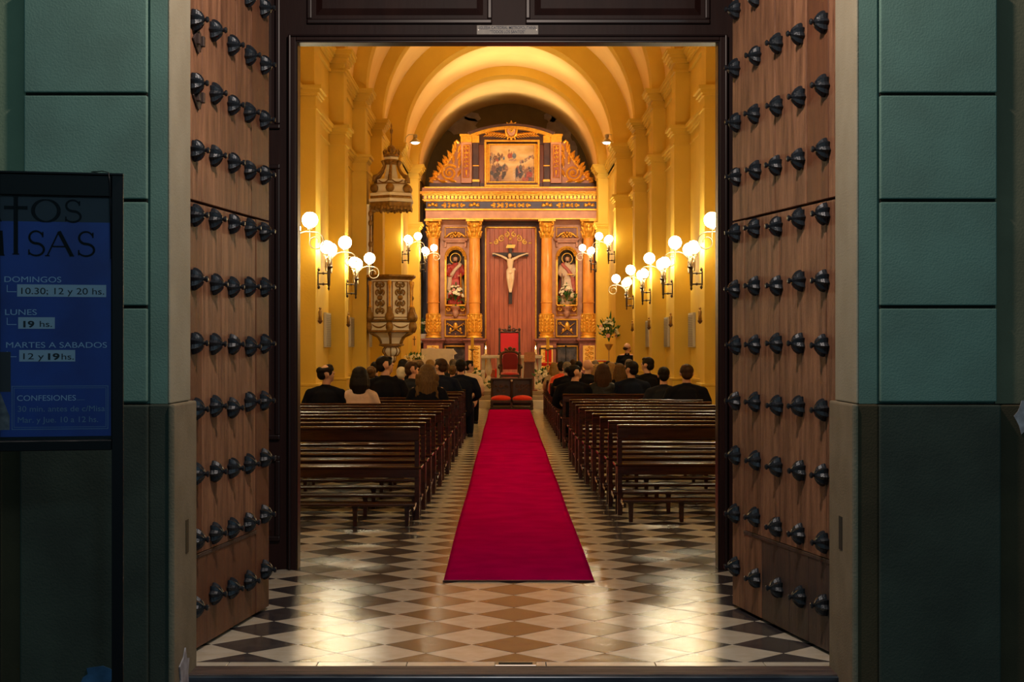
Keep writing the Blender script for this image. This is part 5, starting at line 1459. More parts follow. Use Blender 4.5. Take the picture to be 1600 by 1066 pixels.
# statues in the niches
def statue(cx, label, robe, mantle, s):
    q = 49.3/F; H = 78*q
    r = empty('statue', (px(cx, 49.42), 49.42, pz(476, 49.3)), 0, label, 'statue')
    def Z(t): return H*t
    sculpt('robe', [('t', [(0, 0, 0), (0, 0, Z(.3)), (0, .02, Z(.55)), (0, .02, Z(.72)), (0, 0, Z(.82))], [.26, .235, .20, .20, .09], .72),
                    ('e', (-.15, 0, Z(.76)), (.09, .10, .08)), ('e', (.15, 0, Z(.76)), (.09, .10, .08))] +
           [('t', [(x_, -.17, .03), (x_*.9, -.17, Z(.25)), (x_*.6, -.13, Z(.5))], [.035, .03, .02]) for x_ in (-.16, -.08, 0, .09, .17)] +
           [('t', [(k*.2, 0, Z(.76)), (k*.27, -.04, Z(.62)), (k*.17, -.17, Z(.57))], [.085, .075, .055]) for k in (-1, 1)], .018, 1, robe, r)
    sculpt('mantle', [('t', [(s*.2, .03, Z(.77)), (s*.24, .02, Z(.5)), (s*.25, .02, Z(.12))], [.10, .10, .08], .7), ('t', [(-s*.16, -.08, Z(.80)), (0, -.15, Z(.7)), (s*.16, -.15, Z(.55)), (s*.2, -.12, Z(.3))], [.06, .055, .07, .08], .8),
                      ('t', [(-s*.12, .08, Z(.8)), (-s*.2, .08, Z(.3)), (-s*.2, .08, Z(.05))], [.09, .10, .09])], .018, 1, mantle, r)
    sculpt('head', [('e', (0, -.01, Z(.915)), (.075, .085, .095)), ('e', (0, -.05, Z(.885)), (.055, .055, .075)), ('t', [(0, 0, Z(.82)), (0, 0, Z(.88))], [.05, .045]), ('e', (0, -.105, Z(.895)), (.012, .018, .02)),
                    ('e', (0, -.09, Z(.87)), (.02, .015, .008))], .011, 1, 'skin', r)
    sculpt('hair', [('e', (0, .02, Z(.925)), (.085, .085, .09)), ('e', (0, .0, Z(.96)), (.07, .075, .05)), ('e', (0, -.075, Z(.862)), (.045, .04, .045))], .011, 1, 'hair_light', r)
    B = MB()
    P = [(0 + .17*math.cos(a), .10, Z(.93)+.17*math.sin(a)) for a in [2*PI*i/20 for i in range(20)]]; B.tube(P, .014, 5, closed=True); B.build('halo', 'gold', r)
    for k in (-1, 1):
        h = [('e', (k*.13, -.22, Z(.57)), (.035, .04, .03))] + [('t', [(k*.12+(f_-1.5)*.014, -.245, Z(.57)), (k*.10+(f_-1.5)*.014, -.275, Z(.565))], [.009, .008]) for f_ in range(4)] + [('t', [(k*.11, -.22, Z(.585)), (k*.085, -.25, Z(.59))], [.01, .009])]
        sculpt('hand', h, .01, 1, 'skin', r)
    if s > 0: MB().tube([(-.02, -.24, Z(.60)), (.16, -.26, Z(.60))], .018, 6).box(.05, .2, -.3, -.22, Z(.59), Z(.60)).build('open_book', 'gold_flat', r)
    MB().tube([(-s*.18, -.24, Z(.62)), (-s*.19, -.22, Z(.15))], .02, 6).build('sword' if s > 0 else 'key', 'aluminium' if s > 0 else 'gold', r)
statue(711.5, 'haloed statue in red robe and cream cape, standing in the left niche', 'robe_red', 'robe_cream', -1)
statue(886.5, 'bearded statue in a rose mantle holding a book, standing in the right niche', 'robe_cream', 'robe_pink', 1)

# ------------------------------------------------------------------ flowers
FL = {}
def blossom_mesh():
    if 'b' not in FL:
        B = MB()
        for k in range(6):
            a = 2*PI*k/6; c, s_ = math.cos(a), math.sin(a); B.ball((c*.022, s_*.022, .006), .019, 6, 4, (1, 1, .55))
        B.ball((0, 0, .012), .014, 6, 4); o = B.build('blossom', 'petal_white', smooth=True); FL['b'] = o
    return FL['b']
def bouquet(name, label, loc, rx, ry, rz, nb, seed, leaves=60, pink=0, bs=1.0, cat='flowers', vase=None, droop=0):
    r_ = random.Random(seed)
    r = empty(name, loc, 0, label, cat)
    B = MB()
    for i in range(leaves):
        a = r_.uniform(0, 2*PI); e = r_.uniform(-.3, 1)*PI/2; q = r_.uniform(.35, 1.05)
        p = Vector((math.cos(a)*math.cos(e)*rx*q, math.sin(a)*math.cos(e)*ry*q, rz*.9*math.sin(e)*q + rz*.1 - droop*r_.random()))
        d_ = Vector((p.x/rx, p.y/ry, .5+p.z/rz)).normalized()
        m = Matrix.Translation(p) @ d_.to_track_quat('X', 'Z').to_matrix().to_4x4() @ Matrix.Rotation(r_.uniform(0, 6), 4, 'X')
        leaf(B, (0, 0), 0, r_.uniform(.07, .13)*bs, .045*bs, 0, .006, m)
    for i in range(10):
        a = r_.uniform(0, 2*PI); B.tube([(0, 0, -rz*.5), (math.cos(a)*rx*.5, math.sin(a)*ry*.5, rz*.4)], .006, 4)
    B.build('foliage', 'leaf_green', r)
    b0 = blossom_mesh()
    for i in range(nb):
        a = r_.uniform(0, 2*PI) if i % 3 else r_.uniform(PI*1.1, PI*1.9); e = r_.uniform(-.25, 1)*PI/2; q = r_.uniform(.75, 1.08)
        p = Vector((math.cos(a)*math.cos(e)*rx*q, math.sin(a)*math.cos(e)*ry*q, rz*.9*math.sin(e)*q + rz*.1))
        b = b0.copy(); COL.objects.link(b); b.parent = r; b.location = p; k = r_.uniform(.9, 1.5)*bs; b.scale = (k, k, k)
        d_ = Vector((p.x/rx, p.y/ry-.3, .3+p.z/rz)).normalized(); b.rotation_euler = d_.to_track_quat('Z', 'Y').to_euler()
        if r_.random() < pink: remat(b, 'petal_pink')
    return r
bouquet('flower_arrangement', 'white flowers with trailing greenery at the feet of the left statue', (px(711.5, 48.95), 48.98, pz(462, 49)), .24, .14, .34, 16, 1, 70, .12, 1.3, droop=.3)
bouquet('flower_arrangement', 'white and pink flowers with greenery at the feet of the right statue', (px(886, 48.95), 48.98, pz(462, 49)), .26, .14, .33, 18, 2, 80, .1, 1.3, droop=.3)
r = bouquet('flower_arrangement', 'tall white flower arrangement on a slender stand by the right pier', (px(952, 40.6), 40.75, pz(523, 40.7)), .26, .2, .38, 22, 3, 110, .15, 1.3)
MB().lathe([(.14, .42-pz(523, 40.7)), (.14, .45-pz(523, 40.7)), (.015, .5-pz(523, 40.7)), (.015, -.42), (.04, -.40), (.10, -.30), (.11, -.25)], n=10).build('brass_stand', 'brass', r)
leafB = MB(); leaf(leafB, (.02, .2), 1.5, .45, .06, 0, .01); leafB.build('tall_leaf', 'leaf_green', r)
r = bouquet('flower_arrangement', 'low row of white flowers on a stand left of the white clothed table', (px(646, 43.6), 43.6, pz(561, 43.6)), .30, .16, .10, 22, 4, 60, 0, 1.2)
MB().box(-.25, .25, -.12, .12, .42-pz(561, 43.6), -.02).build('flower_box', 'step_stone', r, bevel=.01)
r = bouquet('flower_arrangement', 'potted greenery with a white flower beside the gold cross banner', (px(637, 46.2), 46.2, pz(530, 46.2)), .16, .14, .26, 6, 5, 60, 0, 1.2)
MB().lathe([(.11, .42-pz(530, 46.2)), (.015, .5-pz(530, 46.2)), (.015, -.50), (.09, -.42), (.07, -.3), (.12, -.22)], n=10).build('urn', 'bronze', r)
r = bouquet('flower_arrangement', 'white lily sprig on the ledge left of the altarpiece', (px(661, 49.3), 49.3, pz(514, 49.3)), .14, .08, .22, 7, 6, 26, 0, 1.2)
MB().box(-.13, .13, -.1, .1, -.46, -.16).build('white_box', 'white_wax', r, bevel=.01); MB().box(-.16, .16, -.14, .5, .42-pz(514, 49.3), -.461).build('side_plinth', 'retable_dark', r)
r = empty('altar_candle', (px(937, 49.2), 49.2, .42), 0, 'thick unlit white candle on the ledge right of the altarpiece', 'candle')
MB().cyl((0, 0, pz(529.5, 49.2)-.42), .07, .20, 14).build('wax', 'white_wax', r); MB().box(-.10, .16, -.14, .5, 0, pz(529.7, 49.2)-.42).build('side_plinth', 'retable_dark', r)

# ------------------------------------------------------------------ chancel furniture
FZ = .42
def at(x, d, z=FZ): return (px(x, d), d, z)
# marble altar table
al = empty('altar_table', at(799.5, 43.0), 0, 'white marble altar table on balusters behind the carved armchair', 'altar')
ht = pz(555, 43)-FZ; hw = 47.5*43/F
MB().box(-hw, hw, -.30, .30, ht-.09, ht).build('table_top', 'white_marble', al, bevel=.02, seg=2)
MB().box(-hw+.02, hw-.02, -.26, .26, 0, .10).build('table_plinth', 'white_marble', al, bevel=.01)
for x in (-36, 35):
    MB().lathe([(.10, .10), (.10, .26), (.07, .30), (.05, .36), (.085, .44), (.10, .54), (.085, .64), (.06, .76), (.055, .80), (.085, .84), (.09, ht-.085)], (x*43/F, -.12, 0), 14).build('baluster', 'white_marble', al, auto=.7)
for x in (-44.5, -20.5, 18, 44): MB().box(x*43/F-.05, x*43/F+.05, .0, .2, .10, ht-.09).build('post', 'white_marble', al, bevel=.008)
def candle(x, d, zbase, h, rad, label, lit=True, m='wax'):
    r = empty('candle', (px(x, d), d, zbase), 0, label, 'candle')
    MB().lathe([(rad*1.9, 0), (rad*2, .012), (rad*1.2, .03)], n=12).build('candle_dish', 'brass', r)
    MB().cyl((0, 0, .025), rad, h, 12).build('wax', m, r)
    if lit: MB().lathe([(.004, h+.02), (.014, h+.04), (.018, h+.058), (.010, h+.09), (.001, h+.125)], n=8).build('flame', 'flame', r, smooth=True)
    return r
candle(759, 42.85, pz(555, 43), .14, .032, 'lit yellow candle on the left end of the marble altar')
candle(837, 42.85, pz(555, 43), .14, .032, 'lit yellow candle on the right end of the marble altar')
def tall_stand(x, d, label):
    r = empty('candle_stand', at(x, d), 0, label, 'candlestick')
    z1 = pz(545.5, d)-FZ
    MB().lathe([(.13, 0), (.12, .03), (.03, .07), (.022, .2), (.05, .24), (.022, .28), (.02, z1*.55), (.045, z1*.58), (.02, z1*.61), (.022, z1-.06), (.05, z1-.03), (.12, z1-.01), (.125, z1)], n=12).build('brass_stem', 'brass', r, auto=.6)
    MB().cyl((0, 0, z1), .042, pz(527, d)-FZ-z1, 14).build('tall_candle', 'yellow_wax', r)
tall_stand(738, 42.2, 'tall yellow candle on a brass stand, left of the altar'); tall_stand(856, 42.2, 'tall yellow candle on a brass stand, right of the altar')
# white-clothed table
wt = empty('credence_table', at(684, 45.2), 0, 'table draped in a long white cloth on the left of the chancel', 'table')
th_ = pz(545, 45.2)-FZ; k = 45.2/F
def cloth():
    B = MB(); n = 60; per = []
    W_, Dp = 24.5*k, .38
    pts = []
    for i in range(n):
        t = i/n*4; e = int(t); u = t-e
        pts.append([(-W_+2*W_*u, -Dp), (W_, -Dp+2*Dp*u), (W_-2*W_*u, Dp), (-W_, Dp-2*Dp*u)][e])
    vs = []; L_ = 7
    for l in range(L_+1):
        z = th_ - (th_-.02)*l/L_
        for i, (x, y) in enumerate(pts):
            f_ = .018*math.sin(i*1.3)*(l/L_); g = 1+ (f_ if l else 0) + .01*l/L_
            vs.append((x*g, y*(1+f_*1.5), z))
    fs = [(l*n+i, l*n+(i+1) % n, (l+1)*n+(i+1) % n, (l+1)*n+i) for l in range(L_) for i in range(n)] + [tuple(range(n))]
    B.add(vs, fs); return B.build('draped_cloth', 'white_cloth', wt, auto=.9)
cloth()
MB().add([(24.4*k, -.39, th_), (24.4*k+.13, -.44, th_-.14), (23.5*k, -.41, th_-.20), (22.5*k, -.40, th_)], [(0,1,2,3), (3,2,1,0)]).build('cloth_corner', 'white_cloth', wt, fix=False)
bk = empty('missal', (px(674, 45.1), 45.1, pz(545, 45.2)), 0, 'cream book lying at the left of the white clothed table', 'book')
MB().box(-.11, .11, -.08, .08, .001, .035).build('cover', 'banner_gold', bk, bevel=.004); MB().box(-.105, .105, -.085, .07, .006, .03).build('pages', 'white_wax', bk)
# gold banner with cross
bn = empty('gold_banner', at(647.5, 45.9), 0, 'narrow gold banner with a brown cross, left of the white clothed table', 'banner')
bz0, bz1 = pz(556, 45.9)-FZ, pz(523, 45.9)-FZ
MB().box(-.07, .07, -.012, .012, bz0, bz1).build('cloth', 'banner_gold', bn, bevel=.003)
MB().box(-.012, .012, -.018, -.012, bz1-.33, bz1-.05).box(-.05, .05, -.018, -.012, bz1-.15, bz1-.125).build('cross', 'brown_carved', bn)
MB().box(-.02, .02, .013, .03, 0, bz1).box(-.15, .15, -.1, .1, 0, .03).build('pole', 'brown_carved', bn)
# high-backed chair
hc = empty('presider_chair', at(796, 46.4), 0, 'red high-backed presider chair with carved crest behind the altar', 'chair')
k = 46.4/F; t0_ = pz(546, 46.4)-FZ; t1_ = pz(520.5, 46.4)-FZ
MB().box(-.55, .55, -.6, .6, 0, .28).build('platform', 'retable_wood', hc, bevel=.01)
MB().box(-15.5*k, 15.5*k, .04, .13, .7, t1_).build('backrest', 'velvet', hc, bevel=.012)
B = MB()
for s in (-1, 1): B.box(s*15.5*k-.03, s*15.5*k+.03, .02, .16, .28, t1_+.06); B.ball((s*15.5*k, .09, t1_+.10), .045, 8, 6, (1, 1, 1.3))
B.build('back_post', 'dark_carved', hc, bevel=.006)
B = MB().box(-15.5*k, 15.5*k, .04, .14, t1_, t1_+.05)
for s in (-1, 1):
    P = spiral((s*.12, t1_+.09), .06, .015, 0, 1.2*s, 12, y=.08); B.tube(P, .016, 5); leaf(B, (s*.05, t1_+.04), PI/2-s*1.2, .22, .07, .06, .03)
B.lathe([(.05, 0), (.06, .06), (.03, .12)], (0, .08, t1_+.05), 8); B.ball((0, .08, t1_+.19), .05, 8, 6)
B.build('carved_crest', 'dark_carved', hc, smooth=True)
MB().box(-.34, .34, -.45, .06, .66, .76).build('seat', 'velvet', hc, bevel=.03, seg=2)
for sx in (-.31, .31):
    for y in (-.42, .02): MB().box(sx-.03, sx+.03, y-.03, y+.03, .28, .67).build('leg', 'dark_carved', hc)
    MB().box(sx-.035, sx+.035, -.44, .05, .92, .97).box(sx-.03, sx+.03, -.44, -.38, .66, .93).build('armrest', 'dark_carved', hc, bevel=.01)
# carved armchair in front
ac = empty('carved_armchair', at(797, 41.2), 0, 'carved armchair with dark red oval back, facing the doorway-side kneeler', 'chair')
k = 41.2/F; zt = pz(539, 41.2)-FZ
P = []
for i in range(25):
    a = PI*i/24; P.append((.215*math.cos(a), .86 + .14*math.sin(a)*1.0))
fr = [(.235, .48)] + [(.235, .60), (.25, .78)] + [(.245*math.cos(PI*i/20), .92+.12*math.sin(PI*i/20)) for i in range(21)] + [(-.25, .78), (-.235, .60), (-.235, .48)]
MB().tube([(x, .22, z) for x, z in fr], .038, 8).build('back_frame', 'brown_carved', ac, smooth=True)
pd = [(.19, .55), (.205, .8)] + [(.20*math.cos(PI*i/16), .90+.10*math.sin(PI*i/16)) for i in range(17)] + [(-.205, .8), (-.19, .55)]
MB().prism(pd, .17, .24).build('back_pad', 'velvet_dark', ac, bevel=.012, seg=2)
B = MB()
for s in (-1, 1):
    P = spiral((s*.10, 1.08), .05, .012, 0, 1.2*s, 12, y=.2); B.tube(P, .018, 5)
    P = spiral((s*.25, 1.0), .035, .01, 0, 1.2*s, 10, y=.2); B.tube(P, .016, 5); leaf(B, (s*.05, 1.05), PI/2-s*.9, .14, .06, .2, .02)
B.ball((0, .2, 1.12), .05, 8, 6, (1.2, .6, 1)); B.build('carved_crest', 'brown_carved', ac, smooth=True)
MB().box(-.26, .26, -.26, .22, .36, .42).build('seat_frame', 'dark_carved', ac, bevel=.012)
MB().ball((0, -.03, .42), .25, 16, 8, (1, .95, .28)).build('seat_cushion', 'velvet', ac, smooth=True)
for s in (-1, 1):
    MB().tube([(s*.25, .2, .66), (s*.29, .0, .67), (s*.30, -.18, .65), (s*.30, -.26, .60)], [.028, .03, .032, .034], 6).build('armrest', 'dark_carved', ac, smooth=True)
    MB().tube([(s*.29, -.2, .64), (s*.26, -.2, .50), (s*.27, -.2, .40)], .022, 6).build('arm_support', 'dark_carved', ac, smooth=True)
    MB().tube([(s*.24, -.23, .38), (s*.27, -.25, .22), (s*.23, -.24, .06), (s*.26, -.28, .015)], [.035, .03, .02, .025], 6).build('leg', 'dark_carved', ac, smooth=True)
    MB().tube([(s*.23, .2, .38), (s*.24, .22, .2), (s*.24, .26, .015)], [.032, .026, .02], 6).build('leg', 'dark_carved', ac, smooth=True)
# kneeler for two
kn = empty('double_kneeler', (px(799.5, 38.9), 38.85, 0), 0, 'dark carved double kneeler with two red cushions at the end of the carpet', 'kneeler')
k = 38.9/F; W_ = 33*k; zt = pz(591, 39.1)
MB().box(-W_, W_, .12, .34, zt-.035, zt).build('arm_shelf', 'dark_carved', kn, bevel=.008)
MB().box(-W_+.03, W_-.03, .26, .30, .08, zt-.035).build('front_board', 'dark_carved', kn)
for x in (-W_+.03, 0, W_-.03):
    MB().lathe([(.035, 0), (.035, .2), (.022, .24), (.032, .36), (.022, .5), (.032, zt-.1), (.035, zt-.03)], (x, .18, 0), 8).build('post', 'dark_carved', kn, auto=.7)
for s in (-1, 1):
    B = MB()
    for (ox, oz, r0) in ((.14, .58, .05), (.27, .58, .05), (.41, .58, .05), (.2, .47, .04), (.35, .47, .04)):
        P = spiral((s*ox, oz), r0, .012, 0, 1.3*s, 12, y=.24); B.tube(P, .014, 5)
    B.build('fretwork', 'brown_carved', kn, smooth=True)
    MB().ball((s*W_*.5, -.02, .27), .255, 18, 10, (1, .62, .36)).build('cushion', 'cushion_red', kn, smooth=True)
    MB().box(s*.02, s*W_, -.20, .17, .16, .235).build('kneeling_board', 'dark_carved', kn, bevel=.01)
for (z0, z1, y0) in ((.0, .055, -.22), (.09, .115, -.205)): MB().box(-W_-.01, W_+.01, y0, .30, z0, z1).build('base_rail', 'dark_carved', kn, bevel=.006)
for x in (-W_+.03, -.015, W_-.03): MB().box(x-.02, x+.035, -.2, -.16, .055, .17).build('foot', 'dark_carved', kn)
MB().ball((0, .10, zt-.06), .028, 8, 6).build('knob', 'white_wax', kn, smooth=True)
# wooden lectern on the right
lr = empty('reading_lectern', (px(826, 40.5), 40.42, FZ), .08, 'slanted wooden lectern with fluted front, right of the carved armchair', 'lectern')
zl = pz(563, 40.5)-FZ
MB().prism([(-.14, 0), (.14, 0), (.15, zl-.03), (-.11, zl-.03)], -.12, .12).build('body', 'lectern_wood', lr, bevel=.008)
B = MB()
for i in range(7): B.box(-.115+.035*i, -.1+.035*i, -.132, -.119, .04, zl-.06)
B.build('fluting', 'brown_carved', lr)
MB().add([(-.15, -.19, zl-.03), (.15, -.19, zl-.03), (.19, .16, zl+.21), (-.10, .16, zl+.21), (-.15, -.19, zl-.06), (.15, -.19, zl-.06), (.19, .16, zl+.18), (-.10, .16, zl+.18)],
         [(0,1,2,3), (7,6,5,4), (0,4,5,1), (1,5,6,2), (2,6,7,3), (3,7,4,0)]).build('book_rest', 'lectern_wood', lr)
MB().box(-.2, .22, -.16, .16, 0, .04).build('base', 'lectern_wood', lr, bevel=.008)
# lace-topped lectern on the left
ll = empty('lace_lectern', (px(748, 39.95), 39.97, .31), 0, 'wooden stand with a white lace runner on top, left of the altar step', 'lectern')
zl = pz(579, 39.9)-.31
MB().box(-.07, .07, -.08, .08, .03, zl-.03).build('column', 'lectern_wood', ll, bevel=.008)
B = MB()
for i in range(4): B.box(-.062+.034*i, -.048+.034*i, -.092, -.079, .06, zl-.07)
B.build('fluting', 'brown_carved', ll)
MB().box(-.14, .14, -.13, .13, 0, .035).build('base', 'lectern_wood', ll, bevel=.008)
MB().box(-.34, .15, -.17, .17, zl-.035, zl-.01).build('shelf', 'lectern_wood', ll)
MB().box(-.35, .16, -.18, .18, zl-.085, zl+.0).build('lace_runner', 'lace', ll, bevel=.006)
MB().box(-.30, -.05, -.1, .1, zl+.001, zl+.035).build('folded_cloth', 'white_cloth', ll, bevel=.01)
# side chair in red on the right
rc = empty('side_chair', at(856, 43.6), -.1, 'side chair with a bright red backrest and seat, right of the altar', 'chair')
k = 43.6/F; t0_ = pz(546, 43.6)-FZ; ts = pz(567, 43.6)-FZ
MB().box(-.09, .09, .17, .22, ts+.02, t0_).build('backrest', 'red_cloth', rc, bevel=.01)
for s in (-1, 1):
    MB().lathe([(.022, 0), (.03, .3), (.02, .5), (.03, .8), (.022, t0_-.1), (.035, t0_), (.01, t0_+.06)], (s*.24, .2, 0), 8).build('back_post', 'dark_carved', rc, auto=.7)
    MB().lathe([(.02, 0), (.03, .3), (.022, ts-.06)], (s*.24, -.2, 0), 8).build('leg', 'dark_carved', rc)
MB().box(-.26, .26, .17, .23, t0_, t0_+.05).build('top_rail', 'dark_carved', rc, bevel=.01)
MB().box(-.27, .30, -.26, .2, ts-.09, ts).build('seat', 'red_cloth', rc, bevel=.03, seg=2)
# red bench end behind the altar
rb = empty('red_bench', at(768, 44.4), 0, 'low wooden bench with a red cover seen between the altar balusters', 'bench')
MB().box(-.25, .22, -.2, .2, .30, pz(577, 44.4)-FZ).build('cover', 'centre_plank', rb, bevel=.02); MB().box(.10, .235, -.205, .19, .28, pz(576.5, 44.4)-FZ).build('end_cloth', 'red_cloth', rb, bevel=.01)
for x in (-.2, .16): MB().box(x, x+.05, -.15, .15, 0, .3).build('leg', 'dark_carved', rb)
mt = empty('book_table', at(938, 44.2), 0, 'small table with red edge and white cloth before the right pedestal', 'table')
zt = pz(562.5, 44.2)-FZ
MB().box(-.16, .16, -.14, .14, zt-.05, zt-.02).build('table_top', 'red_cloth', mt, bevel=.004); MB().box(-.155, .165, -.145, .13, zt-.019, zt).build('cloth', 'white_cloth', mt)
for sx in (-.13, .1):
    for y in (-.12, .09): MB().box(sx, sx+.03, y, y+.03, 0, zt-.05).build('leg', 'dark_carved', mt)
mc = empty('microphone_stand', at(884, 44.5), 0, 'thin black microphone stand in front of the right marble panel', 'stand')
zt = pz(543, 44.5)-FZ
MB().lathe([(.12, 0), (.12, .02), (.012, .03), (.010, zt)], n=8).build('pole', 'black_paint', mc); MB().ball((0, -.03, zt+.02), .035, 8, 6, (1, 1.4, 1)).build('microphone', 'black_paint', mc)
# further flowers
fr_ = bouquet('flower_arrangement', 'cluster of white flowers hanging on the front pew end, right of the carpet', (px(848, 36.0), 35.93, pz(590, 36)), .17, .13, .15, 14, 11, 40, 0, 1.25)
MB().box(-.02, .02, .13, .30, -.12, .02).build('hook', 'bronze', fr_)
fv = bouquet('flower_arrangement', 'white flowers in a slim vase under the lace runner, left of the aisle', (px(743, 38.9), 38.9, pz(592, 38.9)), .13, .12, .20, 12, 12, 36, 0, 1.25)
MB().lathe([(.08, -pz(592, 38.9)), (.05, .1-pz(592, 38.9)), (.035, -.35), (.07, -.12)], n=12).build('vase', 'white_marble', fv, smooth=True)
bouquet('flower_arrangement', 'small white flowers at the left foot of the altar', (px(765, 41.9), 41.9, .49), .20, .12, .10, 9, 13, 36, 0, 1.1)
bouquet('flower_arrangement', 'small white flowers at the right foot of the altar', (px(842, 41.9), 41.9, .49), .20, .12, .10, 9, 14, 36, 0, 1.1)
bpy.data.objects.remove(FL['b'])

# ------------------------------------------------------------------ notice board by the door
sd = 6.35
nb = empty('notice_board', (px(88, sd), sd, -.18), .21, 'black framed notice board with a blue poster of mass times, left of the doorway', 'notice board')
k = sd/F; W2 = 99.5*k/math.cos(.21)
def nz(y): return pz(y, sd)+.18
zt, zb = nz(272.5), nz(704)
ps = 17.5*k
for s in (-1, 1): MB().box(s*W2 - (ps if s > 0 else 0), s*W2 + (0 if s > 0 else ps), -.03, .03, 0, zt).build('post', 'black_paint', nb, bevel=.003)
MB().box(-W2, W2, -.04, .04, zt-.001, zt+.006).build('cap', 'black_paint', nb)
MB().box(-W2+ps, W2-ps, -.028, .03, nz(307), zt-.002).build('head_rail', 'black_paint', nb, bevel=.004)
MB().box(-W2+ps, W2-ps, -.028, .03, zb, nz(687)).build('bottom_rail', 'black_paint', nb, bevel=.003)
MB().box(-W2+ps+.001, W2-ps-.001, -.034, -.028, nz(689.5), nz(688.2)).build('rail_lip', 'sill_wood', nb)
MB().box(-W2+ps, W2-ps, .0, .02, nz(687), nz(307)).build('back_panel', 'black_paint', nb)
MB().box(-W2-.14, -W2+.0, -.2, .2, 0, .03).box(W2-.1, W2+.02, -.2, .2, 0, .03).build('foot', 'black_paint', nb)
# poster print: blue sky shading, flat
pm = mat('poster_blue', (.004,.026,.24), .35, c2=(.008,.06,.38), scale=3.5, coords='OBJ', spec=.5)
nt = pm.node_tree
MB().box(-W2+ps+.002, W2-ps-.004, -.006, -.001, nz(682), nz(347)).build('poster', 'poster_blue', nb)
MB().box(-W2+ps+.002, W2-ps-.004, -.006, -.001, nz(346.9), nz(309)).build('poster_heading', 'heading_paper', nb)
# heading letters are drawn as strokes with serifs
def tx(x): return (x-88)*k/math.cos(.21)
def ribbon(B, pts, w_, y=-.0085):
    n = len(pts); vs = []
    for i, (x, z) in enumerate(pts):
        a = pts[max(i-1, 0)]; b = pts[min(i+1, n-1)]; dx, dz = b[0]-a[0], b[1]-a[1]; l = math.hypot(dx, dz) or 1
        ww = w_[i] if isinstance(w_, list) else w_
        vs += [(x - dz/l*ww/2, y, z + dx/l*ww/2), (x + dz/l*ww/2, y, z - dx/l*ww/2)]
    B.add(vs, [(2*i, 2*i+1, 2*i+3, 2*i+2) for i in range(n-1)])
def letter(ch, x0, x1, y0, y1, m, name='heading_letter', t=6.0):
    B = MB(); g = lambda x, y: (tx(x), nz(y)); T = t*k; h = T*.38
    def seg(ax, ay, bx_, by_, w_=T): ribbon(B, [g(ax, ay), g(bx_, by_)], w_)
    def serif(x, y, l=3.5): seg(x-l, y, x+l, y, h*.8)
    if ch == 'A':
        m_ = (x0+x1)/2; seg(x0+3, y1, m_-1, y0, h); seg(m_-1, y0, x1-3, y1, T); seg(x0+(x1-x0)*.25, y0+(y1-y0)*.62, x1-(x1-x0)*.28, y0+(y1-y0)*.62, h); serif(x0+3, y1); serif(x1-3, y1)
    elif ch == 'O':
        P = []; W = []
        for i in range(33):
            a = 2*PI*i/32; P.append(g((x0+x1)/2+(x1-x0)/2*math.cos(a), (y0+y1)/2-(y1-y0)/2*math.sin(a))); W.append(T*(.35+.65*abs(math.cos(a))))
        ribbon(B, P, W)
    elif ch == 'S':
        P = []; W = []; cx = (x0+x1)/2; r = (x1-x0)/2; hh = (y1-y0)/4
        for i in range(17):
            a = .35 + (PI*1.5-.35)*i/16; P.append(g(cx+r*.85*math.cos(a), y0+hh-hh*math.sin(a))); W.append(T*(.4+.3*i/16))
        for i in range(17):
            a = PI/2 - (PI*1.5-.35)*i/16; P.append(g(cx+r*math.cos(a), y1-hh-hh*math.sin(a))); W.append(T*(.7-.3*i/16))
        P = [p for i, p in enumerate(P) if i != 17]; W = [p for i, p in enumerate(W) if i != 17]
        ribbon(B, P, W); seg(x1-r*.15, y0+1, x1-r*.15, y0+hh, h); seg(x0+r*.1, y1-hh, x0+r*.1, y1-1, h)
    elif ch == 'I': seg((x0+x1)/2, y0, (x0+x1)/2, y1); serif((x0+x1)/2, y0); serif((x0+x1)/2, y1)
    elif ch == 'M':
        seg(x0+2, y0, x0, y1, h); seg(x0+2, y0, (x0+x1)/2, y1, T); seg((x0+x1)/2, y1, x1-2, y0, h); seg(x1-2, y0, x1, y1, T); serif(x1, y1, 4); serif(x0, y1)
    elif ch == '+': seg((x0+x1)/2, y0, (x0+x1)/2, y1, T*1.1); seg(x0, y0+17, x1, y0+17, T*.9); serif((x0+x1)/2, y0, 4); serif((x0+x1)/2, y1, 5); seg(x0, y0+14, x0, y0+20, h); seg(x1, y0+14, x1, y0+20, h)
    o = B.build(name, m, nb, fix=False); return o
mat('head_ink', (.001,.001,.002), .6, spec=.1); mat('head_ghost', (.004,.004,.006), .6, spec=.1)
for ch, a, b in (('O', 54, 92), ('S', 101, 124)): letter(ch, a, b, 313, 347, 'head_ghost')
letter('A', -20, 8, 313, 347, 'head_ghost')
letter('+', 13, 45, 309, 398, 'head_ink')
for ch, a, b in (('M', -26, 9), ('S', 47, 70), ('A', 72, 114), ('S', 120, 144)): letter(ch, a, b, 362, 400, 'head_ink')
def strip(x0, x1, y0, y1, m='paper_white', y=-.0072, name='paper_strip'): MB().box(tx(x0), tx(x1), y-.0012, y, nz(y1), nz(y0)).build(name, m, nb)
def tl(s, x, y, w_, h, m, bold=0, yy=-.0085, name='lettering'):
    text(s, h*k*1.36, nb, m, (tx(x), yy, nz(y)), name=name, bold=bold, maxw=w_*k/math.cos(.21))
tl('DOMINGOS', 12.5, 441.5, 83, 9.3, 'print_pale')
strip(31, 162, 445, 464); tl('10.30; 12 y 20 hs.', 37, 460, 122, 10.5, 'print_black', 0, -.0092)
tl('LUNES', 13.5, 492.5, 46, 9.3, 'print_pale')
strip(32.5, 86, 496, 514); tl('19', 40, 511.5, 16, 10, 'print_black', .0012, -.0092); tl('hs.', 64, 511, 18, 10, 'print_black', 0, -.0092)
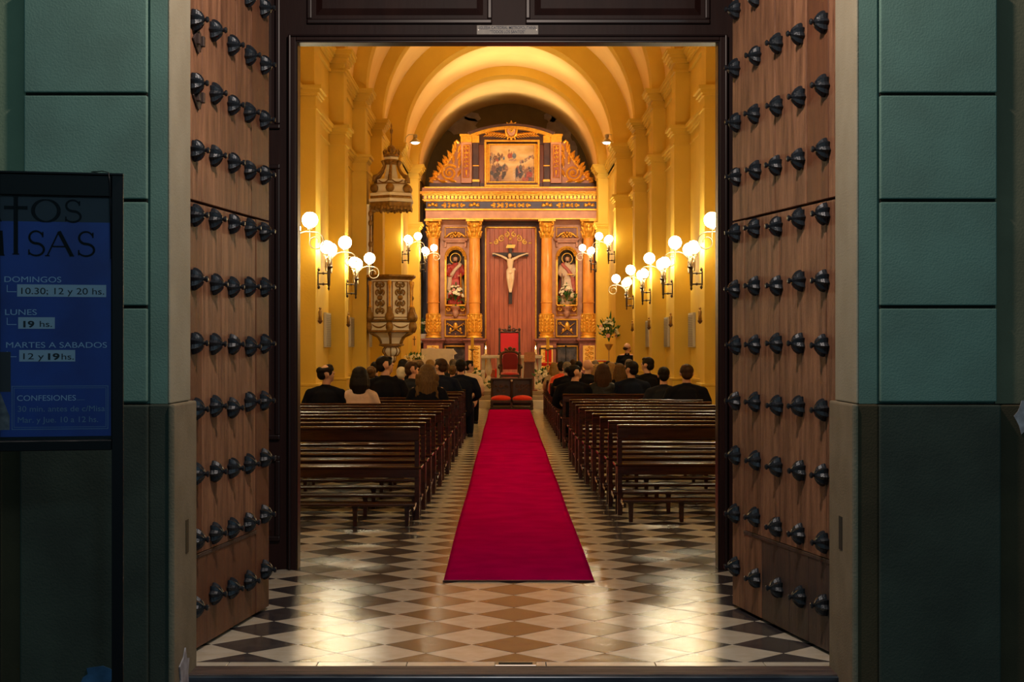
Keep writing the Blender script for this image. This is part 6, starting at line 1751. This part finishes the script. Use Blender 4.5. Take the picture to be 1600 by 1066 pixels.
tl('MARTES A SABADOS', 15, 543.5, 148, 9.3, 'print_pale')
strip(34, 116, 547, 565); tl('12 y', 40, 561.5, 30, 10, 'print_black', 0, -.0092); tl('19', 76, 562, 17, 10, 'print_black', .0012, -.0092); tl('hs.', 96, 562, 18, 10, 'print_black', 0, -.0092)
for (a, b) in ((446, 457), (497, 508), (549, 558)):
    MB().box(tx(16), tx(17), -.0075, -.0065, nz(b), nz(a)).box(tx(17), tx(30), -.0075, -.0065, nz(b), nz(b-1)).build('guide_line', 'print_pale', nb)
mat('print_dim', (.20, .30, .44), .7)
for (x0, x1, y0, y1) in ((23, 165, 603, 604), (23, 165, 670, 671), (23, 24, 604, 670), (164, 165, 604, 670), (26, 162, 606, 606.7), (26, 162, 667, 667.7), (26, 26.7, 606, 667), (161.3, 162, 606, 667)):
    MB().box(tx(x0), tx(x1), -.0075, -.0065, nz(y1), nz(y0)).build('box_line', 'print_dim', nb)
tl('CONFESIONES', 31, 626, 86, 9, 'print_pale')
MB().box(tx(118), tx(130), -.0075, -.0065, nz(625.5), nz(624.8)).build('guide_line', 'print_dim', nb)
tl('30 min. antes de c/Misa', 32, 643, 128, 9.3, 'print_dim', 0); tl('Mar. y Jue. 10 a 12 hs.', 32, 660, 118, 9.3, 'print_dim', 0)
mat('photo_dark', (.03,.014,.012), .5); mat('photo_pale', (.30,.24,.22), .6, c2=(.12,.10,.10), scale=30)
MB().box(tx(4), tx(21.5), -.0078, -.0065, nz(612), nz(550)).build('printed_photo', 'photo_dark', nb)
MB().prism([(tx(4), nz(671)), (tx(20), nz(671)), (tx(20), nz(650)), (tx(12), nz(628)), (tx(7), nz(614)), (tx(4), nz(612))], -.0078, -.0065).build('printed_figure', 'photo_pale', nb)
# glass over the poster
g = bpy.data.materials.new('glass'); g.use_nodes = True; nt = g.node_tree; nt.nodes.clear()
out = nt.nodes.new('ShaderNodeOutputMaterial'); mx = nt.nodes.new('ShaderNodeMixShader'); tr = nt.nodes.new('ShaderNodeBsdfTransparent'); gl = nt.nodes.new('ShaderNodeBsdfGlossy'); fr = nt.nodes.new('ShaderNodeFresnel')
gl.inputs['Roughness'].default_value = .02; fr.inputs[0].default_value = 1.2; tr.inputs[0].default_value = (.93, .96, 1, 1)
nt.links.new(fr.outputs[0], mx.inputs[0]); nt.links.new(tr.outputs[0], mx.inputs[1]); nt.links.new(gl.outputs[0], mx.inputs[2]); nt.links.new(mx.outputs[0], out.inputs[0]); MATS['glass'] = g
MB().box(-W2+ps+.001, W2-ps-.001, -.020, -.017, nz(687), nz(307)).build('glass_pane', 'glass', nb)
cb = MB().tube([(tx(160), .0, zt-.02), (tx(150), -.02, zt+.008), (tx(140), -.01, zt+.012), (tx(156), -.03, zt+.014), (tx(166), -.045, zt+.008), (tx(168), -.05, zt-.04), (tx(170), -.05, zt-.35)], .0022, 5)
c = cb.build('cable', 'black_paint', smooth=True); c.parent = nb
